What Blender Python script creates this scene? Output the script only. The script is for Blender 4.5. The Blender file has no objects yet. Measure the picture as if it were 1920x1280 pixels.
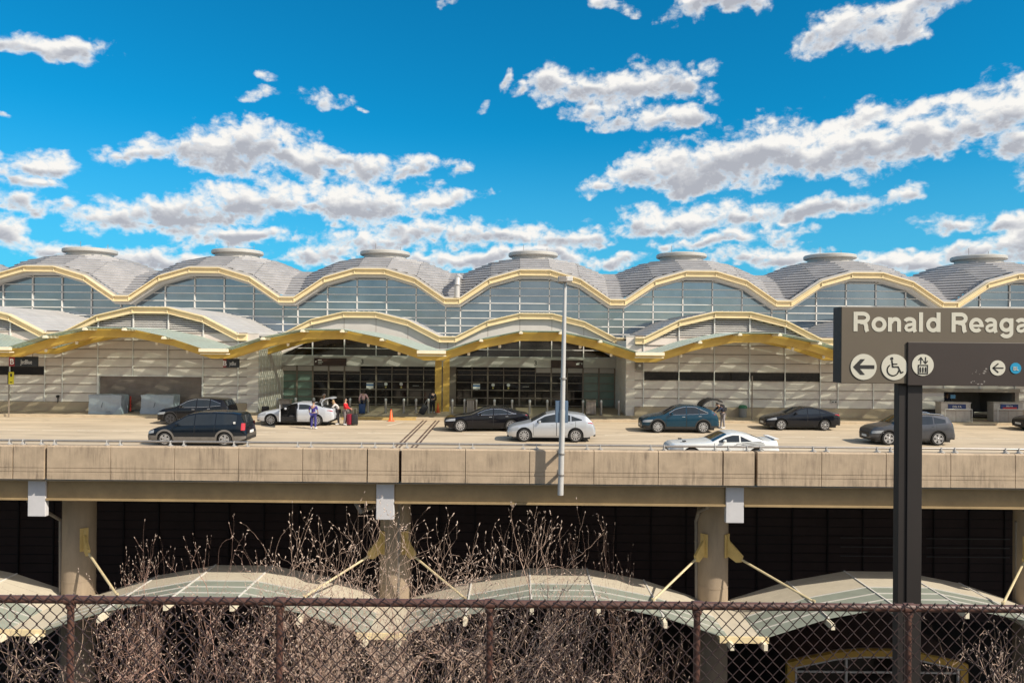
import bpy, bmesh, math, random
import numpy as np
from mathutils import Vector, Matrix, Euler
R = math.radians
PI = math.pi
random.seed(7)
sc = bpy.context.scene
COL = sc.collection

# ------------------------------------------------------------------ camera
CAMZ = 5.3
F = 1387.0          # focal length in pixels of the 1920 wide photograph
ROLL = 0.0084
cam_d = bpy.data.cameras.new('camera')
cam_d.sensor_width = 36.0
cam_d.lens = F / 1920 * 36
cam_d.clip_start = 0.1
cam_d.clip_end = 3000
cam = bpy.data.objects.new('camera', cam_d)
COL.objects.link(cam)
cam.matrix_world = (Matrix.Translation((0, 0, CAMZ)) @ Matrix.Rotation(6 / F, 4, 'Z') @
                    Matrix.Rotation(PI / 2 + 5 / F, 4, 'X') @ Matrix.Rotation(ROLL, 4, 'Z'))
sc.camera = cam

def at(px, py, d):
    """the world point at distance d seen at pixel px, py of the 1920 x 1280 photograph"""
    u, v = px - 960, -(py - 640)
    c, s = math.cos(ROLL), math.sin(ROLL)
    u2, v2 = u * c - v * s, u * s + v * c
    return Vector(((u2 - 6) / F * d, d, CAMZ + (v2 + 5) / F * d))

# ------------------------------------------------------------------ light
SUN_V = Vector((-1.05, 0.67, -1.0)).normalized()      # the way the light travels
to_sun = -SUN_V
SUN_EL = math.asin(to_sun.z)
SUN_ROT = math.atan2(to_sun.x, to_sun.y)
sun_d = bpy.data.lights.new('sun', 'SUN')
sun_d.energy = 4.6
sun_d.angle = R(0.5)
sun_d.color = (1.0, 0.92, 0.79)
sun = bpy.data.objects.new('sun', sun_d)
COL.objects.link(sun)
sun.rotation_euler = SUN_V.to_track_quat('-Z', 'Y').to_euler()
sun.location = (20, -20, 40)

# world: Nishita sky and cumulus clouds laid out by azimuth and elevation
world = bpy.data.worlds.new('World')
sc.world = world
world.use_nodes = True
NT = world.node_tree
NT.nodes.clear()

CLOUDS = [  # x, y, half width, half height, tilt (deg), in pixels of the photograph; only used for azimuth and elevation
    (118, 92, 95, 30, 4), (165, 95, 55, 38, 0), (60, 98, 55, 18, -8), (140, 85, 60, 26, 0),
    (500, 180, 40, 11, 12), (520, 147, 20, 8, 0), (628, 186, 42, 15, 0), (835, 17, 24, 12, 18), (695, 202, 14, 6, 0),
    (930, 160, 14, 26, -8), (876, 192, 14, 8, 10), (965, 178, 22, 8, 10),
    (1135, 14, 40, 20, 0), (1335, 8, 115, 30, 4), (1400, 15, 60, 24, 0),
    (1575, 62, 90, 34, 15), (1680, 45, 120, 36, 18), (1740, 10, 110, 36, 20), (1660, 84, 50, 22, -12),
    (1020, 165, 45, 40, 0), (1110, 172, 100, 34, -4), (1200, 155, 90, 34, 4), (1285, 170, 60, 24, -14), (1330, 132, 20, 14, 20),
    (1130, 218, 60, 17, 8), (1240, 222, 80, 30, 0), (1290, 215, 35, 22, 0),
    (215, 288, 34, 16, 0), (300, 285, 60, 24, 14), (400, 280, 90, 46, 4), (480, 272, 110, 50, 0), (430, 312, 130, 30, 0), (580, 300, 85, 30, -4),
    (700, 320, 85, 22, -4), (790, 318, 60, 26, 0), (650, 325, 50, 22, 0),
    (90, 310, 75, 28, 0), (60, 345, 95, 18, 0), (20, 375, 75, 26, 0),
    (120, 398, 80, 13, 0), (290, 400, 130, 32, 4), (430, 385, 130, 42, 6), (600, 375, 130, 46, 2), (700, 390, 120, 30, 0), (820, 375, 70, 22, 6), (360, 425, 150, 22, -4),
    (640, 412, 60, 14, 0), (720, 420, 28, 16, 0),
    (440, 445, 100, 24, 0), (20, 440, 60, 32, 0), (90, 470, 120, 28, 0), (240, 470, 110, 24, 0), (340, 490, 200, 20, 0),
    (700, 450, 120, 26, 6), (850, 440, 120, 26, 0), (980, 445, 130, 28, 2), (600, 490, 80, 22, 0), (760, 480, 200, 18, 0),
    (900, 490, 90, 20, 0), (1000, 480, 120, 22, 0), (1120, 492, 90, 20, 0), (1080, 440, 30, 16, 0),
    (1120, 352, 50, 14, 14), (1220, 320, 80, 50, 14), (1340, 310, 160, 62, 8), (1460, 290, 180, 62, 6), (1600, 280, 190, 56, 6), (1730, 255, 150, 54, 10),
    (1850, 220, 130, 56, 20), (1900, 270, 90, 44, 10), (1640, 215, 80, 24, 8), (1740, 200, 60, 20, 14), (1290, 350, 130, 26, 0), (1930, 200, 60, 60, 0),
    (1270, 415, 120, 32, 0), (1390, 408, 110, 28, 6), (1520, 395, 110, 22, 12), (1640, 378, 90, 17, 2), (1700, 378, 40, 12, 0), (1190, 420, 60, 16, 0),
    (1340, 452, 80, 18, 6), (1440, 443, 60, 16, 6), (1250, 460, 50, 14, 0),
    (1760, 415, 60, 17, 4), (1740, 430, 30, 14, 0), (1880, 405, 60, 24, 14), (1920, 420, 60, 30, 0),
    (1460, 480, 80, 24, 8), (1360, 490, 80, 16, 0), (1800, 470, 110, 28, 10), (1890, 455, 80, 34, 8), (1700, 490, 100, 18, 0), (1570, 498, 140, 14, 0), (1850, 490, 120, 18, 0),
    (-60, 320, 90, 40, 0), (-90, 430, 140, 40, 0), (2040, 260, 160, 70, 8), (2060, 440, 150, 40, 0), (8, 228, 16, 8, 0),
]

def azel(px, py):
    v = at(px, py, 100.0) - Vector((0, 0, CAMZ))
    return math.atan2(v.x, v.y), math.atan2(v.z, math.hypot(v.x, v.y))

SKY_R = 1400.0
def build_world():
    N = NT.nodes.new; L = NT.links.new
    out = N('ShaderNodeOutputWorld'); bg = N('ShaderNodeBackground')
    sky = N('ShaderNodeTexSky'); sky.sky_type = 'NISHITA'; sky.sun_disc = False
    sky.sun_elevation = SUN_EL; sky.sun_rotation = SUN_ROT
    sky.air_density = 1.0; sky.dust_density = 1.0; sky.ozone_density = 1.0
    # scattered cloud overhead and behind, as in the part of the sky the photograph shows
    tc = N('ShaderNodeTexCoord'); nz = N('ShaderNodeTexNoise'); nz.inputs['Scale'].default_value = 3.2; nz.inputs['Detail'].default_value = 5
    L(tc.outputs['Generated'], nz.inputs['Vector'])
    mr = N('ShaderNodeMapRange'); mr.inputs['From Min'].default_value = .47; mr.inputs['From Max'].default_value = .60; mr.inputs['To Max'].default_value = .85
    L(nz.outputs['Fac'], mr.inputs[0])
    mx = N('ShaderNodeMix'); mx.data_type = 'RGBA'; mx.inputs[7].default_value = (6.0, 5.7, 5.2, 1)
    L(mr.outputs[0], mx.inputs[0]); L(sky.outputs[0], mx.inputs[6])
    L(mx.outputs[2], bg.inputs['Color']); bg.inputs['Strength'].default_value = SKY_S
    L(bg.outputs[0], out.inputs['Surface'])
SKY_S = .125
build_world()

def build_sky():
    """a wide dome of sky in front of the camera side: Nishita blue with the photograph's cumulus at infinity"""
    def axis(a, b, n, lo, hi, m):
        return np.unique(np.concatenate([np.linspace(lo, a, m), np.linspace(a, b, n), np.linspace(b, hi, m)]))
    az = axis(R(-42), R(42), 420, R(-98), R(98), 16)
    el = axis(R(-1), R(29), 210, R(-6), R(70), 14)
    A, E = np.meshgrid(az, el, indexing='ij')
    rng = np.random.RandomState(3)
    def vnoise(x, y, seed):
        xi = np.floor(x).astype(int); yi = np.floor(y).astype(int); fx = x - xi; fy = y - yi
        fx = fx * fx * (3 - 2 * fx); fy = fy * fy * (3 - 2 * fy)
        h = lambda i, j: np.modf(np.abs(np.sin(i * 127.1 + j * 311.7 + seed * 74.7) * 43758.5453))[0]
        return (h(xi, yi) * (1 - fx) + h(xi + 1, yi) * fx) * (1 - fy) + (h(xi, yi + 1) * (1 - fx) + h(xi + 1, yi + 1) * fx) * fy
    bl = []
    for (cx, cy, rx, ry, t) in CLOUDS:
        a, e = azel(cx, cy); a1, _ = azel(cx + rx, cy); _, e1 = azel(cx, cy - ry)
        bl.append((a, e, abs(a1 - a) * (1.06 if ry > 17 else 1.35), abs(e1 - e) * (1.08 if ry > 17 else 1.6), R(t), 0.0 if ry > 17 else .42))
    def field(A, E):
        wa = (vnoise(A * 16, E * 22, 1) - .5) * .05 + (vnoise(A * 45, E * 60, 2) - .5) * .018
        we = (vnoise(A * 18, E * 26, 5) - .5) * .022 + (vnoise(A * 50, E * 70, 6) - .5) * .010
        a2, e2 = A + wa, E + we
        tot = np.zeros_like(A); mx = np.full_like(A, -1.6); hn = np.zeros_like(A); hd = np.full_like(A, 1e-6)
        for (a, e, rx, ry, t, er) in bl:
            da, de = a2 - a, e2 - e
            u = (da * math.cos(t) + de * math.sin(t)) / rx; v = (-da * math.sin(t) + de * math.cos(t)) / ry
            v = np.where(v < 0, v * 1.25, v)          # flatter undersides
            q = 1 - (u * u + v * v)
            mx = np.maximum(mx, q * 1.0 + .12 - er); tot += np.clip(q + .15, 0, 1)
            w = np.clip(q + .5, 0, 2) ** 2 * ry ** 1.0; hn += w * v * min(1.25, ry / R(.9)); hd += w
        return mx + .28 * np.clip(tot - np.clip(mx + .15, 0, 1), 0, 2), hn / hd
    D1, HG = field(A, E)
    na, ne = A.shape
    v = np.stack([np.sin(A) * np.cos(E), np.cos(A) * np.cos(E), np.sin(E)], -1).reshape(-1, 3) * SKY_R + np.array([0, 0, CAMZ])
    i, j = np.meshgrid(np.arange(na - 1), np.arange(ne - 1), indexing='ij'); b0 = (i * ne + j).ravel()
    f = np.stack([b0, b0 + 1, b0 + ne + 1, b0 + ne], -1)
    me = bpy.data.meshes.new('sky'); me.from_pydata(v.tolist(), [], f.tolist())
    for nm, d in (('d1', D1), ('hg', HG)):
        at_ = me.attributes.new(nm, 'FLOAT', 'POINT'); at_.data.foreach_set('value', d.ravel().astype(np.float32))
    me.shade_smooth()
    m = bpy.data.materials.new('sky_with_clouds'); m.use_nodes = True; nt = m.node_tree; nt.nodes.clear()
    N = nt.nodes.new; L = nt.links.new
    out = N('ShaderNodeOutputMaterial'); em = N('ShaderNodeEmission'); em.inputs['Strength'].default_value = .1; L(em.outputs[0], out.inputs['Surface'])
    geo = N('ShaderNodeNewGeometry'); nv = N('ShaderNodeVectorMath'); nv.operation = 'NORMALIZE'; L(geo.outputs['Position'], nv.inputs[0])
    sky = N('ShaderNodeTexSky'); sky.sky_type = 'NISHITA'; sky.sun_disc = False; sky.sun_elevation = SUN_EL; sky.sun_rotation = SUN_ROT
    sky.air_density = 1.0; sky.dust_density = .3; sky.ozone_density = 3.0; L(nv.outputs[0], sky.inputs[0])
    tint = N('ShaderNodeMix'); tint.data_type = 'RGBA'; tint.blend_type = 'MULTIPLY'; tint.inputs['Factor'].default_value = 1
    tint.inputs[7].default_value = SKY_TINT; L(sky.outputs[0], tint.inputs[6])
    sp = N('ShaderNodeSeparateXYZ'); L(nv.outputs[0], sp.inputs[0])
    a = N('ShaderNodeMath'); a.operation = 'ARCTAN2'; L(sp.outputs['X'], a.inputs[0]); L(sp.outputs['Y'], a.inputs[1])
    e = N('ShaderNodeMath'); e.operation = 'ARCSINE'; L(sp.outputs['Z'], e.inputs[0])
    e2 = N('ShaderNodeMath'); e2.operation = 'MULTIPLY'; e2.inputs[1].default_value = 1.35; L(e.outputs[0], e2.inputs[0])
    cb = N('ShaderNodeCombineXYZ'); L(a.outputs[0], cb.inputs[0]); L(e2.outputs[0], cb.inputs[1])
    def dens(vec, attr):
        nz = N('ShaderNodeTexNoise'); nz.inputs['Scale'].default_value = 24; nz.inputs['Detail'].default_value = 10; nz.inputs['Roughness'].default_value = .56
        L(vec, nz.inputs['Vector'])
        ma = N('ShaderNodeMath'); ma.operation = 'MULTIPLY_ADD'; ma.inputs[1].default_value = 2.4; ma.inputs[2].default_value = -1.2 + .22; L(nz.outputs['Fac'], ma.inputs[0])
        vo = N('ShaderNodeTexVoronoi'); vo.feature = 'SMOOTH_F1'; vo.inputs['Scale'].default_value = 60; vo.inputs['Detail'].default_value = 2; vo.inputs['Smoothness'].default_value = .6
        wp = N('ShaderNodeVectorMath'); wp.operation = 'MULTIPLY_ADD'; wp.inputs[1].default_value = (.02, .02, 0); L(nz.outputs['Color'], wp.inputs[0]); L(vec, wp.inputs[2])
        L(wp.outputs[0], vo.inputs['Vector'])
        mv = N('ShaderNodeMath'); mv.operation = 'MULTIPLY_ADD'; mv.inputs[1].default_value = -.9; mv.inputs[2].default_value = .38; L(vo.outputs['Distance'], mv.inputs[0])
        n3 = N('ShaderNodeTexNoise'); n3.inputs['Scale'].default_value = 85; n3.inputs['Detail'].default_value = 6; n3.inputs['Roughness'].default_value = .6; L(wp.outputs[0], n3.inputs['Vector'])
        m3 = N('ShaderNodeMath'); m3.operation = 'MULTIPLY_ADD'; m3.inputs[1].default_value = 1.7; m3.inputs[2].default_value = -.85; L(n3.outputs['Fac'], m3.inputs[0])
        a3 = N('ShaderNodeMath'); L(m3.outputs[0], a3.inputs[0]); L(mv.outputs[0], a3.inputs[1]); mv = a3
        at_ = N('ShaderNodeAttribute'); at_.attribute_name = attr
        s1 = N('ShaderNodeMath'); L(ma.outputs[0], s1.inputs[0]); L(mv.outputs[0], s1.inputs[1])
        s2 = N('ShaderNodeMath'); L(s1.outputs[0], s2.inputs[0]); L(at_.outputs['Fac'], s2.inputs[1])
        return s2.outputs[0]
    off = N('ShaderNodeVectorMath'); off.operation = 'ADD'; off.inputs[1].default_value = (.003, .006, 0); L(cb.outputs[0], off.inputs[0])
    d1 = dens(cb.outputs[0], 'd1'); d2 = dens(off.outputs[0], 'd1')
    def mr(src, a0, a1, smooth=True, b0_=0.0, b1_=1.0):
        n = N('ShaderNodeMapRange'); n.inputs['From Min'].default_value = a0; n.inputs['From Max'].default_value = a1
        n.inputs['To Min'].default_value = b0_; n.inputs['To Max'].default_value = b1_
        if smooth: n.interpolation_type = 'SMOOTHSTEP'
        L(src, n.inputs[0]); return n.outputs[0]
    def M2(op, a, b_):
        n = N('ShaderNodeMath'); n.operation = op
        for i, q in enumerate((a, b_)):
            if isinstance(q, (int, float)): n.inputs[i].default_value = q
            else: L(q, n.inputs[i])
        return n.outputs[0]
    al = mr(d1, -.30, 1.0)
    al = M2('POWER', al, 1.15)
    hg = N('ShaderNodeAttribute'); hg.attribute_name = 'hg'
    rel = M2('SUBTRACT', d2, d1)                       # small billows, lit from above
    ns = N('ShaderNodeTexNoise'); ns.inputs['Scale'].default_value = 15; ns.inputs['Detail'].default_value = 4; L(cb.outputs[0], ns.inputs['Vector'])
    hh = M2('ADD', hg.outputs['Fac'], M2('ADD', M2('MULTIPLY', ns.outputs['Fac'], 1.5), -.75))
    dark = mr(hh, .50, -.30)
    body = mr(d1, .25, 1.25)
    sh = M2('ADD', M2('MULTIPLY', M2('MULTIPLY', dark, body), 1.0), mr(rel, -.35, .5, True, -.10, .14))
    cr = N('ShaderNodeValToRGB'); L(sh, cr.inputs[0])
    K = CLOUD_K
    cr.color_ramp.elements[0].position = .08; cr.color_ramp.elements[0].color = (1.0 * K, .98 * K, .94 * K, 1)
    cr.color_ramp.elements[1].position = .90; cr.color_ramp.elements[1].color = (.46 * K, .48 * K, .535 * K, 1)
    el_ = cr.color_ramp.elements.new(.42); el_.color = (.70 * K, .71 * K, .735 * K, 1)
    # paler air near the horizon
    hz = mr(e.outputs[0], R(17), R(3), True, 0.0, .55)
    hx = N('ShaderNodeMix'); hx.data_type = 'RGBA'; L(hz, hx.inputs[0]); L(tint.outputs[2], hx.inputs[6]); hx.inputs[7].default_value = (1.3, 4.3, 6.6, 1)
    tint = hx
    mx = N('ShaderNodeMix'); mx.data_type = 'RGBA'; L(al, mx.inputs[0]); L(tint.outputs[2], mx.inputs[6]); L(cr.outputs[0], mx.inputs[7])
    L(mx.outputs[2], em.inputs['Color'])
    m.cycles.emission_sampling = 'NONE'
    me.materials.append(m)
    o = bpy.data.objects.new('sky', me); COL.objects.link(o); o['kind'] = 'structure'
SKY_TINT = (.03, .88, 1.14, 1)
CLOUD_K = 8.1
build_sky()

sc.view_settings.view_transform = 'Standard'
sc.view_settings.look = 'None'
sc.view_settings.exposure = 0.25
sc.view_settings.gamma = 1.0
sc.view_settings.use_curve_mapping = False
sc.cycles.max_bounces = 6
sc.cycles.diffuse_bounces = 2
sc.cycles.glossy_bounces = 3
sc.cycles.transmission_bounces = 4
sc.cycles.transparent_max_bounces = 12

# ------------------------------------------------------------------ materials
def mat(name, col, rough=.6, metal=0.0, var=.12, vs=3.0, col2=None, coat=0.0, bump=0.0, bs=30.0, streak=None, alpha=1.0, spec=.5):
    m = bpy.data.materials.new(name); m.use_nodes = True
    nt = m.node_tree; N = nt.nodes.new; L = nt.links.new
    b = nt.nodes['Principled BSDF']
    b.inputs['Roughness'].default_value = rough; b.inputs['Metallic'].default_value = metal
    b.inputs['Coat Weight'].default_value = coat; b.inputs['Coat Roughness'].default_value = .04
    b.inputs['Specular IOR Level'].default_value = spec
    b.inputs['Alpha'].default_value = alpha
    tc = N('ShaderNodeTexCoord')
    c2 = col2 or tuple(max(0, c * (1 - var * 2)) for c in col)
    nz = N('ShaderNodeTexNoise'); nz.inputs['Scale'].default_value = vs; nz.inputs['Detail'].default_value = 6; nz.inputs['Roughness'].default_value = .65
    if streak:
        mp = N('ShaderNodeMapping'); mp.inputs['Scale'].default_value = streak
        L(tc.outputs['Object'], mp.inputs[0]); L(mp.outputs[0], nz.inputs['Vector'])
    else:
        L(tc.outputs['Object'], nz.inputs['Vector'])
    mr = N('ShaderNodeMapRange'); mr.inputs['From Min'].default_value = .35; mr.inputs['From Max'].default_value = .7; L(nz.outputs['Fac'], mr.inputs[0])
    mx = N('ShaderNodeMix'); mx.data_type = 'RGBA'
    mx.inputs[6].default_value = (*col, 1); mx.inputs[7].default_value = (*c2, 1)
    L(mr.outputs[0], mx.inputs[0]); L(mx.outputs[2], b.inputs['Base Color'])
    if bump:
        n2 = N('ShaderNodeTexNoise'); n2.inputs['Scale'].default_value = bs; n2.inputs['Detail'].default_value = 5
        L(tc.outputs['Object'], n2.inputs['Vector'])
        bp = N('ShaderNodeBump'); bp.inputs['Strength'].default_value = bump; bp.inputs['Distance'].default_value = .03
        L(n2.outputs['Fac'], bp.inputs['Height']); L(bp.outputs[0], b.inputs['Normal'])
    return m

def mat_through(name, col, t, rough=.3):
    """pane that lets part of the light through: fritted or frosted glass"""
    m = mat(name, col, rough, var=.08)
    nt = m.node_tree; b = nt.nodes['Principled BSDF']; o = nt.nodes['Material Output']
    tr = nt.nodes.new('ShaderNodeBsdfTransparent'); tr.inputs[0].default_value = (.93, 1, .96, 1)
    mx = nt.nodes.new('ShaderNodeMixShader'); mx.inputs[0].default_value = t
    nt.links.new(b.outputs[0], mx.inputs[1]); nt.links.new(tr.outputs[0], mx.inputs[2]); nt.links.new(mx.outputs[0], o.inputs['Surface'])
    return m

M = {}
def stain_concrete(name, col, dark):
    m = mat(name, col, .85, var=.1, vs=1.6, bump=.25, bs=25)
    nt = m.node_tree; N = nt.nodes.new; L = nt.links.new; b = nt.nodes['Principled BSDF']
    base = b.inputs['Base Color'].links[0].from_socket
    tc = N('ShaderNodeTexCoord'); mp = N('ShaderNodeMapping'); mp.inputs['Scale'].default_value = (6, 6, .55)
    L(tc.outputs['Object'], mp.inputs[0])
    nz = N('ShaderNodeTexNoise'); nz.inputs['Scale'].default_value = 1.6; nz.inputs['Detail'].default_value = 8; nz.inputs['Roughness'].default_value = .7
    L(mp.outputs[0], nz.inputs['Vector'])
    mr = N('ShaderNodeMapRange'); mr.inputs['From Min'].default_value = .43; mr.inputs['From Max'].default_value = .70; mr.inputs['To Max'].default_value = .9
    L(nz.outputs['Fac'], mr.inputs[0])
    n3 = N('ShaderNodeTexNoise'); n3.inputs['Scale'].default_value = .9; n3.inputs['Detail'].default_value = 3; L(tc.outputs['Object'], n3.inputs['Vector'])
    m3 = N('ShaderNodeMapRange'); m3.inputs['From Min'].default_value = .38; m3.inputs['From Max'].default_value = .62; L(n3.outputs['Fac'], m3.inputs[0])
    mu = N('ShaderNodeMath'); mu.operation = 'MULTIPLY'; L(mr.outputs[0], mu.inputs[0]); L(m3.outputs[0], mu.inputs[1])
    mx = N('ShaderNodeMix'); mx.data_type = 'RGBA'; mx.inputs[7].default_value = (*dark, 1)
    L(mu.outputs[0], mx.inputs[0]); L(base, mx.inputs[6]); L(mx.outputs[2], b.inputs['Base Color'])
    return m

M['parapet'] = stain_concrete('parapet_concrete', (.50, .38, .26), (.17, .125, .09))
M['road'] = mat('road_concrete', (.62, .50, .35), .9, vs=.5, col2=(.41, .325, .225), bump=.12, bs=40, streak=(.35, 2.2, 1))
def road_wear(m):
    nt = m.node_tree; N = nt.nodes.new; L = nt.links.new; b = nt.nodes['Principled BSDF']; base = b.inputs['Base Color'].links[0].from_socket
    tc = N('ShaderNodeTexCoord')
    def lay(base, scale, mp_s, lo, hi, amt, col):
        mp = N('ShaderNodeMapping'); mp.inputs['Scale'].default_value = mp_s; L(tc.outputs['Object'], mp.inputs[0])
        nz = N('ShaderNodeTexNoise'); nz.inputs['Scale'].default_value = scale; nz.inputs['Detail'].default_value = 6; nz.inputs['Roughness'].default_value = .65; L(mp.outputs[0], nz.inputs['Vector'])
        r = N('ShaderNodeMapRange'); r.inputs['From Min'].default_value = lo; r.inputs['From Max'].default_value = hi; r.inputs['To Max'].default_value = amt; L(nz.outputs['Fac'], r.inputs[0])
        x = N('ShaderNodeMix'); x.data_type = 'RGBA'; x.inputs[7].default_value = (*col, 1); L(r.outputs[0], x.inputs[0]); L(base, x.inputs[6]); return x.outputs[2]
    base = lay(base, 1.0, (.05, 1.6, 1), .52, .70, .45, (.28, .22, .16))
    base = lay(base, .55, (1, 1, 1), .60, .74, .55, (.20, .16, .12))
    L(base, b.inputs['Base Color'])
road_wear(M['road'])
M['walk'] = mat('sidewalk_concrete', (.52, .40, .27), .9, vs=.5, col2=(.40, .30, .20), bump=.15)
M['kerb'] = mat('kerb_concrete', (.58, .46, .31), .9, vs=2)
M['paint'] = mat('road_paint', (.80, .72, .58), .8, vs=5, col2=(.62, .5, .36))
M['ypaint'] = mat('yellow_road_paint', (.62, .42, .14), .8, vs=4)
M['joint'] = mat('joint_rubber', (.10, .055, .04), .8)
M['rust'] = mat('joint_steel', (.28, .18, .12), .6)
M['ground'] = mat('ground_dark', (.045, .036, .028), .95, vs=.4)
M['girder'] = mat('girder_paint', (.40, .28, .14), .6, vs=1.5, var=.12)
M['concrete'] = mat('column_concrete', (.34, .26, .18), .85, vs=1.2, bump=.15, streak=(2, 2, .5))
M['soffit'] = mat('deck_soffit', (.16, .11, .08), .9)
M['boxend'] = mat('beam_end_paint', (.62, .60, .60), .5, var=.04)
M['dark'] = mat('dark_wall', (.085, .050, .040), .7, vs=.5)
M['dark2'] = mat('dark_mullion', (.030, .018, .015), .6)
M['cream'] = mat('cream_steel', (.86, .69, .40), .45, vs=2, var=.06)
M['cream_l'] = mat('cream_steel_light', (.88, .78, .58), .45, vs=2, var=.05)
M['ochre'] = mat('ochre_steel', (.72, .44, .09), .45, vs=1.5, var=.08)
M['soff_w'] = mat('white_soffit', (.68, .64, .58), .6, var=.05)
M['mull'] = mat('mullion_paint', (.74, .71, .66), .45, var=.05)
M['mull_d'] = mat('bronze_mullion', (.25, .20, .155), .45, var=.08)
M['panel'] = mat('wall_panel_metal', (.72, .63, .55), .5, vs=1.2, var=.06)
M['fascia'] = mat('fascia_white', (.60, .56, .51), .5, vs=1.0, var=.05)
M['roof'] = mat('roof_metal', (.50, .485, .48), .40, metal=.3, vs=1.0, var=.09)
M['roof2'] = mat('lower_roof_metal', (.52, .50, .48), .5, metal=.15, vs=.8, var=.08)
M['ring'] = mat('ring_white', (.46, .44, .40), .5, var=.05)
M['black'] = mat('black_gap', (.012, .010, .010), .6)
M['slat'] = mat_through('canopy_slat', (.62, .64, .58), .50, .5)
M['cglass'] = mat_through('canopy_glass', (.20, .27, .23), .72)
M['shutter'] = mat('roller_shutter', (.30, .245, .21), .5, vs=1.5, var=.15)
M['glass_d'] = mat('entrance_glass', (.022, .018, .016), .08, var=.3, vs=.8, spec=.6)
M['glass_g'] = mat('frosted_teal_glass', (.20, .28, .23), .25, vs=.7, var=.12)
M['steel'] = mat('brushed_steel', (.42, .38, .34), .35, metal=.6, var=.1, vs=5)
M['steel_w'] = mat('pole_paint', (.60, .58, .55), .4, metal=.2, var=.06)
M['white'] = mat('white_paint', (.80, .78, .74), .5, var=.03)
M['ink'] = mat('black_lettering', (.02, .018, .016), .6)
M['brown_sign'] = mat('brown_sign', (.060, .030, .024), .5, var=.06)
M['rubber'] = mat('rubber', (.018, .017, .017), .8)
M['tarp'] = mat('grey_tarpaulin', (.34, .39, .44), .45, vs=1.5, var=.1, bump=.8, bs=3)
M['orange'] = mat('orange_plastic', (.85, .13, .03), .5, var=.05)
M['pipe'] = mat('grey_pipe', (.22, .19, .16), .5, var=.1)
M['skin'] = mat('skin', (.50, .30, .21), .5, var=.05)
M['skin2'] = mat('skin_tan', (.36, .20, .13), .5, var=.05)
M['frit_w'] = mat('cream_canopy_metal', (.62, .55, .43), .5, vs=1.2, var=.07)
M['frit_g'] = mat('green_canopy_glass', (.34, .37, .31), .2, vs=1.2, var=.08)

def glass_clerestory():
    m = mat('clerestory_glass', (.25, .31, .37), .06, metal=.85, vs=.25, col2=(.16, .22, .28))
    nt = m.node_tree; N = nt.nodes.new; L = nt.links.new; b = nt.nodes['Principled BSDF']
    tc = N('ShaderNodeTexCoord'); n2 = N('ShaderNodeTexNoise'); n2.inputs['Scale'].default_value = .9; n2.inputs['Detail'].default_value = 1
    L(tc.outputs['Object'], n2.inputs['Vector'])
    bp = N('ShaderNodeBump'); bp.inputs['Strength'].default_value = .12; bp.inputs['Distance'].default_value = .05
    L(n2.outputs['Fac'], bp.inputs['Height']); L(bp.outputs[0], b.inputs['Normal'])
    return m
M['glass_u'] = glass_clerestory()

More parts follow.
